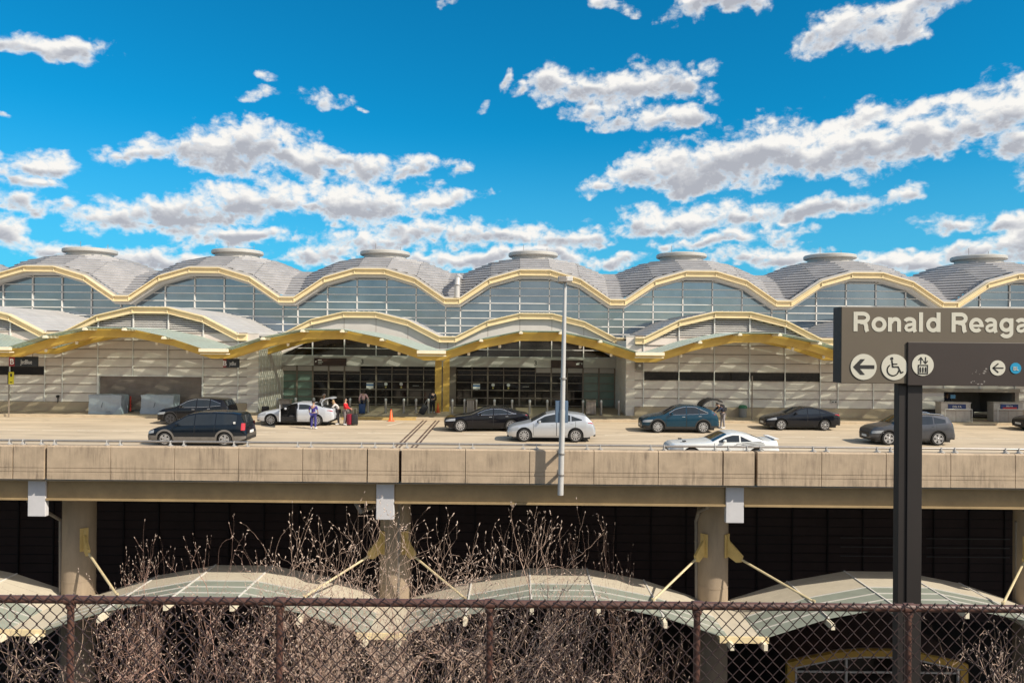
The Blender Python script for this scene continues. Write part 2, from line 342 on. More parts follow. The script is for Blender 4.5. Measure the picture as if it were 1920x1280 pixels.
# ------------------------------------------------------------------ mesh helper
class MB:
    def __init__(s): s.v = []; s.f = []; s.m = []; s.cur = 0
    def add(s, vs, fs):
        o = len(s.v); s.v += [tuple(v) for v in vs]
        for f in fs: s.f.append([i + o for i in f]); s.m.append(s.cur)
        return s
    def box(s, x0, x1, y0, y1, z0, z1):
        return s.add([(x, y, z) for x in (x0, x1) for y in (y0, y1) for z in (z0, z1)],
                     [(0, 1, 3, 2), (4, 6, 7, 5), (0, 4, 5, 1), (2, 3, 7, 6), (0, 2, 6, 4), (1, 5, 7, 3)])
    def cbox(s, c, sx, sy, sz, rot=None):
        vs = [Vector((x * sx / 2, y * sy / 2, z * sz / 2)) for x in (-1, 1) for y in (-1, 1) for z in (-1, 1)]
        if rot is not None:
            q = Euler(rot).to_matrix(); vs = [q @ v for v in vs]
        c = Vector(c)
        return s.add([v + c for v in vs], [(0, 1, 3, 2), (4, 6, 7, 5), (0, 4, 5, 1), (2, 3, 7, 6), (0, 2, 6, 4), (1, 5, 7, 3)])
    def bev(s, x0, x1, y0, y1, z0, z1, b):
        """box with all edges rounded off by one chamfer"""
        bm = bmesh.new(); bmesh.ops.create_cube(bm, size=1)
        for v in bm.verts:
            v.co = Vector(((x0 + x1) / 2 + v.co.x * (x1 - x0), (y0 + y1) / 2 + v.co.y * (y1 - y0), (z0 + z1) / 2 + v.co.z * (z1 - z0)))
        bmesh.ops.bevel(bm, geom=bm.edges[:], offset=b, segments=2, affect='EDGES', profile=.5)
        bm.verts.index_update()
        s.add([v.co.copy() for v in bm.verts], [[v.index for v in f.verts] for f in bm.faces]); bm.free()
        return s
    def tube(s, p0, p1, r0, r1=None, n=8, cap=True):
        p0, p1 = Vector(p0), Vector(p1); r1 = r0 if r1 is None else r1
        d = (p1 - p0)
        if d.length < 1e-6: return s
        d.normalize(); a = d.orthogonal().normalized(); b = d.cross(a)
        vs = []
        for p, r in ((p0, r0), (p1, r1)):
            for i in range(n):
                t = 2 * PI * i / n; vs.append(p + (a * math.cos(t) + b * math.sin(t)) * r)
        fs = [(i, (i + 1) % n, n + (i + 1) % n, n + i) for i in range(n)]
        if cap: fs += [tuple(range(n))[::-1], tuple(range(n, 2 * n))]
        return s.add(vs, fs)
    def path(s, pts, r, n=8):
        for a, b in zip(pts, pts[1:]): s.tube(a, b, r, n=n)
        return s
    def lathe(s, prof, c=(0, 0, 0), n=20, axis='Z'):
        vs = []; c = Vector(c)
        for (r, h) in prof:
            for i in range(n):
                t = 2 * PI * i / n; x, y = r * math.cos(t), r * math.sin(t)
                vs.append(c + (Vector((x, y, h)) if axis == 'Z' else Vector((x, h, y))))
        fs = [(j * n + i, j * n + (i + 1) % n, (j + 1) * n + (i + 1) % n, (j + 1) * n + i) for j in range(len(prof) - 1) for i in range(n)]
        fs += [tuple(range(n))[::-1], tuple(range((len(prof) - 1) * n, len(prof) * n))]
        return s.add(vs, fs)
    def ribbon(s, pts, h, y0, y1):
        """a band that follows the polyline pts (x, z), h deep downwards, from y0 to y1"""
        vs = []
        for (x, z) in pts: vs += [(x, y0, z), (x, y1, z), (x, y1, z - h), (x, y0, z - h)]
        fs = []
        for i in range(len(pts) - 1):
            a = 4 * i; b = a + 4
            fs += [(a, b, b + 1, a + 1), (a + 1, b + 1, b + 2, a + 2), (a + 2, b + 2, b + 3, a + 3), (a + 3, b + 3, b, a)]
        e = 4 * (len(pts) - 1)
        fs += [(0, 1, 2, 3), (e + 3, e + 2, e + 1, e)]
        return s.add(vs, fs)
    def prism(s, poly, y0, y1):
        n = len(poly)
        vs = [(x, y0, z) for x, z in poly] + [(x, y1, z) for x, z in poly]
        return s.add(vs, [tuple(range(n)), tuple(range(n, 2 * n))[::-1]] + [(i, n + i, n + (i + 1) % n, (i + 1) % n) for i in range(n)])
    def build(s, name, mats, parent=None, w=False, smooth=False, angle=40):
        me = bpy.data.meshes.new(name)
        off = Vector((0, 0, 0))
        if parent is not None and w:
            p = parent
            while p is not None: off += p.location; p = p.parent
        me.from_pydata([Vector(v) - off for v in s.v], [], s.f)
        if not isinstance(mats, (list, tuple)): mats = [mats]
        for m in mats: me.materials.append(m)
        if len(mats) > 1: me.polygons.foreach_set('material_index', s.m)
        bm = bmesh.new(); bm.from_mesh(me); bmesh.ops.recalc_face_normals(bm, faces=bm.faces); bm.to_mesh(me); bm.free()
        if smooth:
            me.shade_smooth()
            me.set_sharp_from_angle(angle=R(angle))
        o = bpy.data.objects.new(name, me); COL.objects.link(o)
        if parent is not None: o.parent = parent
        return o

def tag(o, label=None, cat=None, group=None, kind=None):
    if label: o['label'] = label
    if cat: o['category'] = cat
    if group: o['group'] = group
    if kind: o['kind'] = kind
    return o

def thing(name, label, cat, loc=(0, 0, 0), rz=0.0, group=None):
    o = bpy.data.objects.new(name, None); COL.objects.link(o)
    o.location = loc; o.rotation_euler = (0, 0, rz); o.empty_display_size = .2
    return tag(o, label, cat, group)

def dup(root, loc, rz=0.0, label=None, group=None, scale=None):
    def cp(o, p):
        c = o.copy(); COL.objects.link(c); c.parent = p
        for ch in [x for x in kids.get(o.name, [])]: cp(ch, c)
        return c
    kids = {}
    for x in bpy.data.objects:
        if x.parent: kids.setdefault(x.parent.name, []).append(x)
    r = cp(root, None); r.location = loc; r.rotation_euler = (0, 0, rz)
    if scale: r.scale = scale
    if label: r['label'] = label
    if group: r['group'] = group
    return r

def text(name, s, loc, size, m, parent=None, ext=.002, offset=0.0, width=None, align='LEFT', rot=(PI / 2, 0, 0), w=True, space=1.0):
    cu = bpy.data.curves.new(name, 'FONT'); cu.body = s; cu.size = size; cu.extrude = ext; cu.offset = offset
    cu.align_x = align; cu.space_character = space; cu.resolution_u = 6
    t = bpy.data.objects.new(name, cu); COL.objects.link(t)
    bpy.context.view_layer.update()
    dg = bpy.context.evaluated_depsgraph_get()
    me = bpy.data.meshes.new_from_object(t.evaluated_get(dg))
    COL.objects.unlink(t); bpy.data.objects.remove(t)
    if width:
        xs = [v.co.x for v in me.vertices]; k = width / (max(xs) - min(xs)); x0 = min(xs)
        for v in me.vertices: v.co.x = (v.co.x - x0) * k if align == 'LEFT' else v.co.x * k
    me.transform(Euler(rot).to_matrix().to_4x4())
    me.materials.clear(); me.materials.append(m)
    o = bpy.data.objects.new(name, me); COL.objects.link(o)
    off = Vector((0, 0, 0)); p = parent
    while p is not None and w: off += p.location; p = p.parent
    o.parent = parent; o.location = Vector(loc) - off
    return o
# ------------------------------------------------------------------ setting
def deck_z(y):
    """road surface: falls gently from the kerb towards the parapet"""
    return .015 * (min(y, 50.0) - 39.6)
KERB_Y = 49.6
WALK_Z = 0.42

b = MB()
xs = (-400, 400); ys = [(-150, -2.0), (11.0, -2.0), (20.0, -14.0), (60, -14.0), (1500, -14.0)]
vs = [(x * (1 if y < 61 else 5), y, z) for (y, z) in ys for x in xs]
b.add(vs, [(2 * i, 2 * i + 1, 2 * i + 3, 2 * i + 2) for i in range(4)])
tag(b.build('ground', M['ground']), kind='structure')

b = MB()
b.add([(-70, 28.9, deck_z(28.9)), (80, 28.9, deck_z(28.9)), (80, KERB_Y, deck_z(KERB_Y)), (-70, KERB_Y, deck_z(KERB_Y)),
       (-70, 28.9, -.21), (80, 28.9, -.21), (80, KERB_Y, -.42), (-70, KERB_Y, -.42)],
      [(0, 1, 2, 3), (4, 5, 6, 7), (0, 1, 5, 4), (2, 3, 7, 6)])
tag(b.build('road', M['road']), kind='structure')
b = MB()
kz = deck_z(KERB_Y)
b.add([(-70, KERB_Y + .18, kz + .14), (80, KERB_Y + .18, kz + .14), (80, 60, WALK_Z), (-70, 60, WALK_Z),
       (-70, KERB_Y + .18, -.42), (80, KERB_Y + .18, -.42), (80, 60, -.42), (-70, 60, -.42)],
      [(0, 1, 2, 3), (4, 5, 6, 7), (0, 1, 5, 4), (2, 3, 7, 6)])
tag(b.build('sidewalk', M['walk']), kind='structure')
def walk_z(y): return kz + .14 + (WALK_Z - kz - .14) * (y - KERB_Y - .18) / (60 - KERB_Y - .18)
b = MB()
b.add([(x, y, z) for x in (-70, 80) for (y, z) in ((KERB_Y, -.4), (KERB_Y, kz + .135), (KERB_Y + .02, kz + .155), (KERB_Y + .18, kz + .155), (KERB_Y + .18, -.4))],
      [(0, 5, 6, 1), (1, 6, 7, 2), (2, 7, 8, 3), (3, 8, 9, 4), (0, 1, 2, 3, 4), (5, 6, 7, 8, 9)])
tag(b.build('kerb', M['kerb']), kind='structure')
# painted marks
b = MB()
def mark(x0, x1, y0, y1, sk=0.0, h=.004):
    b.add([(x0, y0, deck_z(y0) + h), (x1, y0, deck_z(y0) + h), (x1 + sk, y1, deck_z(y1) + h), (x0 + sk, y1, deck_z(y1) + h)], [(0, 1, 2, 3)])
x = -46.0
while x < 50:
    if not -6.3 < x < -4.0: mark(x, x + 1.35, 43.0, 43.13)
    x += 2.05
mark(-7.8, -5.2, 46.6, 46.72)
b.add([(-8.1, 46.6, deck_z(46.6) + .004), (-7.95, 46.6, deck_z(46.6) + .004), (-7.2, 48.4, deck_z(48.4) + .004), (-7.4, 48.4, deck_z(48.4) + .004)], [(0, 1, 2, 3)])
mark(-50, -21, 37.4, 37.5)
tag(b.build('road_markings', M['paint']), kind='structure')
b = MB()
b.box(-11.6, -6.6, KERB_Y - .004, KERB_Y + .0, kz, kz + .13); b.box(-11.6, -6.6, KERB_Y, KERB_Y + .55, kz + .156, kz + .162)
tag(b.build('yellow_kerb_paint', M['ypaint']), kind='structure')
b = MB()
for xj in (-5.98, -5.14):
    for dx in (-.12, .10):
        for k in range(9):
            ya = 29.2 + k * 2.3
            b.add([(xj + dx + sx, y, deck_z(y) + .005) for y in (ya, min(ya + 2.2, 49.55)) for sx in (-.055, .055)], [(0, 1, 3, 2)])
tag(b.build('expansion_joints', M['joint']), kind='structure')

# ------------------------------------------------------------------ wave profiles of one bay
BAY = 13.7
XB = [-12.1 + BAY * k for k in range(-3, 6)]       # dome centres
SIDE = {-3: 1, -2: 1, -1: 1, 0: 0, 1: 0, 2: 1, 3: 1, 4: 1, 5: 1}
OFF = (-6.85, -6.225, -3.735, -1.245, 1.245, 3.735, 6.225, 6.85)
def wave(a, b_, c, x0=0.0, dz=0.0):
    return [(x0 + o, z + dz) for o, z in zip(OFF, (c, c, b_, a, a, b_, c, c))]
UP = (11.45, 10.72, 9.05)
LO = (7.72, 7.12, 5.86)
CA = (6.17, 5.66, 4.86)
def wz(p, o):
    return float(np.interp(abs(o), [0, 1.245, 3.735, 6.225, 6.85], [p[0], p[0], p[1], p[2], p[2]]))
def span(p, z, drop):
    """half width at which the wave is drop above z"""
    t = z + drop
    if t > p[0]: return 0
    if t <= p[2]: return 6.85
    return float(np.interp(t, [p[2], p[1], p[0]], [6.225, 3.735, 1.245]))

TB = thing('terminal_building', 'long cream and grey airport terminal with a row of domed wave roofs over arched windows', 'building', (1.6, 52, 0))

def arch_beam(p, xc, y, name='arch_beam', h=.46):
    bb = MB(); pts = wave(*p, xc)
    bb.ribbon([(x, z - .08) for x, z in pts], h - .14, y + .12, y + .34)
    bb.ribbon(pts, .08, y - .06, y + .42)
    bb.ribbon([(x, z - h + .055) for x, z in pts], .07, y - .02, y + .40)
    for x, z in pts[1:-1]:
        bb.box(x - .035, x + .035, y + .04, y + .12, z - h + .05, z - .08)
    return bb.build(name, M['cream'], TB, w=True)

def clip_strips(poly, lev):
    """cut a planar convex polygon into pieces between height levels"""
    out = []
    for z0, z1 in zip(lev, lev[1:]):
        pl = poly
        for (zc, sgn) in ((z0, 1), (z1, -1)):
            q = []
            for i in range(len(pl)):
                a, c = pl[i], pl[(i + 1) % len(pl)]
                ia = (a.z - zc) * sgn >= -1e-9; ic = (c.z - zc) * sgn >= -1e-9
                if ia: q.append(a)
                if ia != ic:
                    t = (zc - a.z) / (c.z - a.z); q.append(a.lerp(c, t))
            pl = q
            if len(pl) < 3: break
        if len(pl) >= 3: out.append((z0, z1, pl))
    return out

def dome_mesh():
    bb = MB()
    SB = .84
    xsn = list(OFF); ysn = list(OFF)
    def zf(x, y): return min(wz(UP, x) + .12 + (wz(UP, y) - UP[2]) * SB, 99)
    # finer knots make the upper part rounder
    kn = [-6.85, -6.225, -3.735, -1.245, 1.245, 3.735, 6.225, 6.85]
    zk = [0, 0, 1.72, 2.42, 2.42, 1.72, 0, 0]
    za = lambda o: float(np.interp(o, kn, zk))
    lev = [8.9 + .24 * i for i in range(30)]
    for i in range(len(kn) - 1):
        for j in range(len(kn) - 1):
            c = [Vector((kn[i + a], kn[j + bq], UP[2] + .1 + za(kn[i + a]) + 1.03 * za(kn[j + bq]) - .42 * za(kn[i + a]) * za(kn[j + bq]) / 2.42 * 1.0)) for a, bq in ((0, 0), (1, 0), (1, 1), (0, 1))]
            zs = [v.z for v in c]
            if max(zs) - min(zs) < .02:
                bb.add(c, [(0, 1, 2, 3)]); continue
            n = (c[1] - c[0]).cross(c[3] - c[0]).normalized()
            if n.z < 0: n = -n
            for z0, z1, pl in clip_strips(c, lev):
                v = []
                for q in pl:
                    t = 1 - (q.z - z0) / (z1 - z0)
                    v.append(q + n * (.012 + .12 * t))
                bb.add(v, [tuple(range(len(v)))])
                lowv = [k for k, q in enumerate(pl) if q.z - z0 < 1e-6]
                if len(lowv) == 2:
                    a, d = lowv
                    bb.add([v[a], v[d], pl[d] - n * .02, pl[a] - n * .02], [(0, 1, 2, 3)])
    return bb

dm = dome_mesh(); first = None
for k, xc in zip(range(-3, 6), XB):
    yd = 61.6 + 6.85
    if first is None:
        d = dm.build('dome_roof', M['roof'], TB); first = d
        rg = MB()
        rg.lathe([(1.9, 12.7), (1.95, 13.05), (1.95, 13.32), (2.22, 13.36), (2.29, 13.42), (2.29, 13.62), (2.22, 13.70), (1.6, 13.80), (.2, 13.86)], n=40)
        rgo = rg.build('oculus_ring', M['ring'], d, smooth=True, angle=30)
        rg = MB(); rg.tube((-.9, 0, 13.6), (-.9, 0, 14.5), .02, n=5); rg.tube((1.3, .6, 13.6), (1.3, .6, 14.3), .02, n=5); mst = rg.build('lightning_rods', M['mull_d'], d)
    else:
        d = first.copy(); COL.objects.link(d); d.parent = TB
        r2 = rgo.copy(); COL.objects.link(r2); r2.parent = d; r3 = mst.copy(); COL.objects.link(r3); r3.parent = d
    d.location = Vector((xc, yd, 0)) - TB.location
# rear row of domes, their roofs just show between the front ones
for xc in XB[1:-1]:
    d = first.copy(); COL.objects.link(d); d.parent = TB; d.location = Vector((xc, 61.6 + 6.85 + 13.7, -.2)) - TB.location

for k, xc in zip(range(-3, 6), XB):
    side = SIDE[k]
    arch_beam(UP, xc, 61.0)
    # flashing that closes the roof edge, and the white soffit behind the beam
    bb = MB(); kn_ = [-6.85, -6.225, -3.735, -1.245, 1.245, 3.735, 6.225, 6.85]; zk_ = [0, 0, 1.72, 2.42, 2.42, 1.72, 0, 0]
    bb.ribbon([(xc + a_, UP[2] + .15 + b_) for a_, b_ in zip(kn_, zk_)], .5, 61.43, 61.70); bb.build('roof_flashing', M['roof'], TB, w=True)
    bb = MB(); bb.ribbon([(x, z - .47) for x, z in wave(*UP, xc)], .22, 61.38, 62.5)
    bb.build('eave_soffit', M['soff_w'], TB, w=True)
    # clerestory
    bb = MB(); y = 62.3
    for (xa, a), (xb_, b2) in zip(wave(*UP, xc), wave(*UP, xc)[1:]):
        bb.add([(xa, y, 5.0), (xb_, y, 5.0), (xb_, y, b2 - .5), (xa, y, a - .5)], [(0, 1, 2, 3)])
    wn = bb.build('clerestory_window', M['glass_u'], TB, w=True)
    bb = MB()
    for o in OFF[1:-1]:
        bb.box(xc + o - .045, xc + o + .045, y - .12, y - .01, 5.0, wz(UP, o) - .45)
    for i in range(9):
        z = 5.55 + .635 * i; hw = span(UP, z, .5)
        if hw: bb.box(xc - hw, xc + hw, y - .12, y - .012, z - .035, z + .035)
    bb.build('mullions', M['mull'], wn, w=True)
    # lower vault
    yl = 52.0 if side else 57.3
    arch_beam(LO, xc, yl)
    bb = MB(); pts = [(x, z + .02) for x, z in wave(*LO, xc)]
    bb.ribbon(pts, .14, yl + .42, 62.2)
    for (xa, a), (xb_, b2) in zip(pts, pts[1:]):
        n = max(1, int(abs(xb_ - xa) / .41))
        for i in range(n):
            t = (i + .5) / n; x = xa + (xb_ - xa) * t; z = a + (b2 - a) * t
            bb.box(x - .018, x + .018, yl + .45, 62.18, z - .02, z + .045)
    bb.build('lower_roof', M['roof2'], TB, w=True)
    if side:
        # louvres
        bb = MB(); z = 4.9
        while z < 7.3:
            hw = span(LO, z + .1, .42)
            if hw: bb.add([(xc - hw, yl + .30, z), (xc + hw, yl + .30, z), (xc + hw, yl + .42, z + .085), (xc - hw, yl + .42, z + .085),
                           (xc - hw, yl + .30, z - .012), (xc + hw, yl + .30, z - .012), (xc + hw, yl + .42, z + .073), (xc - hw, yl + .42, z + .073)],
                          [(0, 1, 2, 3), (4, 5, 6, 7), (0, 1, 5, 4)])
            z += .148
        lv = bb.build('louvre_vent', M['mull'], TB, w=True)
        bb = MB()
        for (xa, a), (xb_, b2) in zip(wave(*LO, xc), wave(*LO, xc)[1:]):
            bb.add([(xa, yl + .5, 4.6), (xb_, yl + .5, 4.6), (xb_, yl + .5, b2 - .4), (xa, yl + .5, a - .4)], [(0, 1, 2, 3)])
        bb.build('backing', M['dark'], lv, w=True)
        bb = MB()
        for o in OFF[1:-1]: bb.box(xc + o - .04, xc + o + .04, yl + .22, yl + .3, 4.8, wz(LO, o) - .42)
        bb.build('mullions', M['mull'], lv, w=True)
    else:
        bb = MB(); pts = [(x, z - .46) for x, z in wave(*LO, xc)]
        bb.ribbon(pts, 1.15, yl + .3, yl + .36)
        fa = bb.build('arched_fascia', M['fascia'], TB, w=True)
        bb = MB()
        for o in OFF: bb.box(xc + o - .015, xc + o + .015, yl + .292, yl + .3, wz(LO, o) - 1.6, wz(LO, o) - .46)
        bb.build('panel_joints', M['mull_d'], fa, w=True)

# walls of the closed bays: lapped metal panels between mullions
ROW = .62
def panel_wall(xc, holes, name='panel_wall'):
    """holes: (x0, x1, z0, z1) openings left free"""
    bb = MB(); mm = MB(); hm = MB(); y = 52.3
    xs_ = [xc + o for o in OFF]
    rows = [.97 + ROW * i for i in range(8)]
    for xa, xb_ in zip(xs_, xs_[1:]):
        for z in rows:
            z1 = z + ROW
            if any(xa > h[0] - .4 and xb_ < h[1] + .4 and z > h[2] - .35 and z1 < h[3] + .35 for h in holes): continue
            bb.add([(xa, y - .05, z + .012), (xb_, y - .05, z + .012), (xb_, y, z1), (xa, y, z1), (xa, y + .06, z + .012), (xb_, y + .06, z + .012)],
                   [(0, 1, 2, 3), (0, 1, 5, 4)])
    w_ = bb.build(name, M['panel'], TB, w=True)
    for x in xs_[1:-1]:
        seg = [(.97, 5.93)]
        for h in holes:
            if h[2] < .9 and h[0] + .2 < x < h[1] - .2:
                seg = [(a, c) for s0, s1 in seg for a, c in ((s0, min(s1, h[2])), (max(s0, h[3]), s1)) if c - a > .1]
        for a, c in seg: mm.box(x - .035, x + .035, y - .10, y - .04, a, c)
    for i in range(9):
        z = .97 + ROW * i
        hx = [h for h in holes if h[2] + .1 < z < h[3] - .1]
        cuts = [xs_[0]] + [q for h in hx for q in (h[0], h[1])] + [xs_[-1]]
        for a, c in zip(cuts[::2], cuts[1::2]):
            if c - a > .05: hm.box(a, c, y - .075, y - .052, z - .022, z + .022)
    mm.build('wall_mullions', M['mull'], w_, w=True); hm.build('panel_joints', M['mull_d'], w_, w=True)
    bk = MB()
    gr = [xs_[0]] + [q for h in holes if h[2] < .9 for q in (h[0], h[1])] + [xs_[-1]]
    for a, c in zip(gr[::2], gr[1::2]):
        if c - a > .1: bk.box(a, c, 52.16, 52.6, .1, .95)
    bk.build('plinth', M['walk'], w_, w=True)
    bk = MB()
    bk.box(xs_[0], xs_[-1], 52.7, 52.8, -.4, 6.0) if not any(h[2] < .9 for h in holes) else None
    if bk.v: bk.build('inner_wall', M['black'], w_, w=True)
    return w_

XS = dict(zip(range(-3, 6), XB))
for k in (-3, -2, -1, 2, 3, 4, 5):
    xc = XS[k]; holes = []
    if k in (-2,): holes = [(xc - 6.85, xc + 6.3, 2.83, 3.45)]
    if k == -1: holes = [(xc - 3.735, xc + 3.735, .4, 2.83)]
    if k == 2: holes = [(xc - 6.225, xc + 6.225, 2.83, 3.45)]
    if k == 3: holes = [(xc - .4, xc + 6.1, .4, 2.2)]
    w_ = panel_wall(xc, holes)
    if k in (-2, 2):
        bb = MB(); h = holes[0]; bb.box(h[0] + .05, h[1] - .05, 52.33, 52.37, h[2], h[3])
        bb.build('strip_window', M['glass_d'], TB, w=True)
    if k == -1:
        bb = MB(); h = holes[0]; z = .42; i = 0
        while z < 2.8:
            bb.add([(h[0] + .1, 52.36, z), (h[1] - .05, 52.36, z), (h[1] - .05, 52.32, z + .09), (h[0] + .1, 52.32, z + .09), (h[1] - .05, 52.36, z + .1), (h[0] + .1, 52.36, z + .1)],
                   [(0, 1, 2, 3), (3, 2, 4, 5)]); z += .1
        sh = bb.build('roller_shutter', M['shutter'], TB, w=True)
        bb = MB(); bb.box(h[0] - .02, h[0] + .12, 52.18, 52.5, .4, 2.86); bb.box(h[1] - .06, h[1] + .04, 52.18, 52.5, .4, 2.86)
        bb.box(h[0] + .12, h[1] - .06, 52.18, 52.3, 2.80, 2.86)
        bb.build('shutter_frame', M['mull'], sh, w=True)

# returns beside the entrance
def return_wall(x, s):
    bb = MB()
    bb.box(x - .06, x + .06, 52.3, 58.0, .2, 5.6)
    rw = bb.build('return_wall', M['panel'], TB, w=True)
    bb = MB(); xf = x + s * .075
    for i in range(9): bb.box(min(x, xf), max(x, xf) + (.012 if s > 0 else 0), 52.35, 57.9, .97 + ROW * i - .02, .97 + ROW * i + .02)
    for i in range(9): bb.box(xf - .015, xf + .015, 52.4 + .68 * i - .02, 52.4 + .68 * i + .02, .5, 5.4)
    bb.build('wall_mullions', M['mull'], rw, w=True)
return_wall(-18.2, 1); return_wall(7.9, -1)
for xa, xb_ in ((-18.95, -18.14), (7.84, 8.45)):
    bb = MB(); bb.box(xa, xb_, 52.27, 52.33, .2, 5.9); cw = bb.build('corner_panel', M['panel'], TB, w=True)
    bb = MB()
    for i in range(9): bb.box(xa, xb_, 52.235, 52.268, .97 + ROW * i - .012, .97 + ROW * i + .02)
    bb.build('wall_mullions', M['mull'], cw, w=True)

# entrances
def entrance(xc, flip):
    y = 57.9; sx = -1 if flip else 1
    X = lambda o: xc + sx * o
    def bxx(bb, a, c, *r): a, c = X(a), X(c); bb.box(min(a, c), max(a, c), *r)
    e = MB()
    bxx(e, -6.6, 6.7, y - .5, y - .3, 3.50, 4.25)
    fas = e.build('entrance_fascia', M['fascia'], TB, w=True)
    g = MB()
    for (xa, a), (xb_, b2) in zip(wave(*LO, xc), wave(*LO, xc)[1:]):
        g.add([(xa, y - .1, 4.2), (xb_, y - .1, 4.2), (xb_, y - .1, b2 - 1.4), (xa, y - .1, a - 1.4)], [(0, 1, 2, 3)])
    tw = g.build('transom_window', M['glass_d'], TB, w=True)
    g = MB()
    for o in OFF[1:-1]: g.box(xc + o - .04, xc + o + .04, y - .2, y - .11, 4.25, wz(LO, o) - 1.3)
    hw = span(LO, 4.86, 1.6); g.box(xc - hw, xc + hw, y - .19, y - .112, 4.83, 4.89)
    g.box(xc - 6.5, xc + 6.5, y - .34, y - .2, 4.255, 4.32)
    g.build('mullions', M['mull'], tw, w=True)
    # glazing: posts every 1.245 m
    posts = [-6.2 + 1.24 * i for i in range(11)]
    for i, (a, c) in enumerate(zip(posts, posts[1:])):
        teal = i < 2
        top = 3.02 if i < 5 else 3.2
        g = MB(); bxx(g, a, c, y + .02, y + .06, .42, top)
        p_ = g.build('glass_door' if 5 <= i <= 8 else 'entrance_window', M['glass_g'] if teal else M['glass_d'], TB, w=True)
        g = MB()
        for zz in (.50, 1.08, 1.68, 2.28, 2.88, top + .04):
            if zz <= top + .05: bxx(g, a + .05, c - .05, y - .05, y + .015, zz - .028, zz + .028)
        bxx(g, a - .06 if not i % 2 or i < 5 else a - .03, a + .06 if not i % 2 or i < 5 else a + .03, y - .10, y + .01, .40, 3.45)
        g.build('frame', M['mull_d'], p_, w=True)
        if top < 3.1:
            g = MB(); bxx(g, a + .06, c - .06, y - .04, y + .0, 3.10, 3.46); g.build('header_panel', M['fascia'], p_, w=True)
    g = MB(); bxx(g, 6.2, 6.9, y - .12, y + .05, .4, 3.5); g.build('door_jamb', M['mull_d'], TB, w=True)
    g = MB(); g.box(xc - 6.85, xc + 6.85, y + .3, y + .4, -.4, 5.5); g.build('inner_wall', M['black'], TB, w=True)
    # plaques on the doors
    def plaque(o, z, w_, h_, m_, nm='door_sticker'):
        q = MB(); q.box(X(o) - w_ / 2, X(o) + w_ / 2, y - .0, y + .012, z - h_ / 2, z + h_ / 2); return q.build(nm, m_, TB, w=True)
    def disc(o, z, r, m_):
        q = MB(); q.lathe([(r, y - .004), (r, y + .012)], (X(o), 0, z), n=20, axis='Y'); q.build('door_sticker', m_, TB, w=True)
    st = plaque(.75 if not flip else 4.6, 1.98, .55, .42, M['white']); 
    q = MB(); x_ = X(.75 if not flip else 4.6); q.box(x_ - .27, x_ + .27, y - .006, y - .002, 1.96, 2.08); q.build('blue_band', mat('blue_band', (.05, .2, .5), .5), st, w=True)
    q = MB(); q.box(x_ - .1, x_ + .1, y - .006, y + .01, 1.68, 1.74); q.build('lower_label', M['white'], st, w=True)
    for o in ((2.0, 3.2) if not flip else (3.3, 2.1)):
        disc(o, 2.1, .13, M['white']); disc(o, 1.86, .07, mat('sticker_yellow', (.6, .5, .15), .5))
    plaque(4.35 if not flip else .75, 1.98, .5, .05, mat('etched_band', (.35, .33, .3), .4))
    # number over the door
    text('door_number', '3', (at(679, 680, y - .5).x if not flip else at(1004, 683, y - .5).x, y - .505, 3.67), .52, M['ink'], TB, align='CENTER', offset=.004)
entrance(-12.1, False)
entrance(1.6, True)
# brown boards beside the numbers
q = MB(); pa = at(589, 680, 57.4); q.box(pa.x, pa.x + 2.5, 57.33, 57.398, 3.52, 4.1); bo = q.build('direction_board', M['brown_sign'], TB, w=True)
for i in range(3):
    q = MB(); q.box(pa.x + .3, pa.x + .3 + (.28, .38, .3)[i], 57.32, 57.33, 3.92 - i * .13, 3.96 - i * .13); q.build('board_lettering', M['white'], bo, w=True)
q = MB(); q.box(pa.x + .08, pa.x + .18, 57.32, 57.33, 3.78, 3.88); q.build('board_symbol', M['white'], bo, w=True)
q = MB(); pb = at(1033, 683, 57.4); q.box(pb.x, pb.x + 2.5, 57.33, 57.398, 3.50, 4.1); bo = q.build('direction_board', M['brown_sign'], TB, w=True)
q = MB(); q.box(pb.x + 1.95, pb.x + 2.2, 57.32, 57.33, 3.74, 3.86); q.box(pb.x + 2.05, pb.x + 2.28, 57.32, 57.33, 3.88, 3.92); q.box(pb.x + 2.36, pb.x + 2.42, 57.32, 57.33, 3.76, 3.9)
q.build('board_lettering', M['white'], bo, w=True)

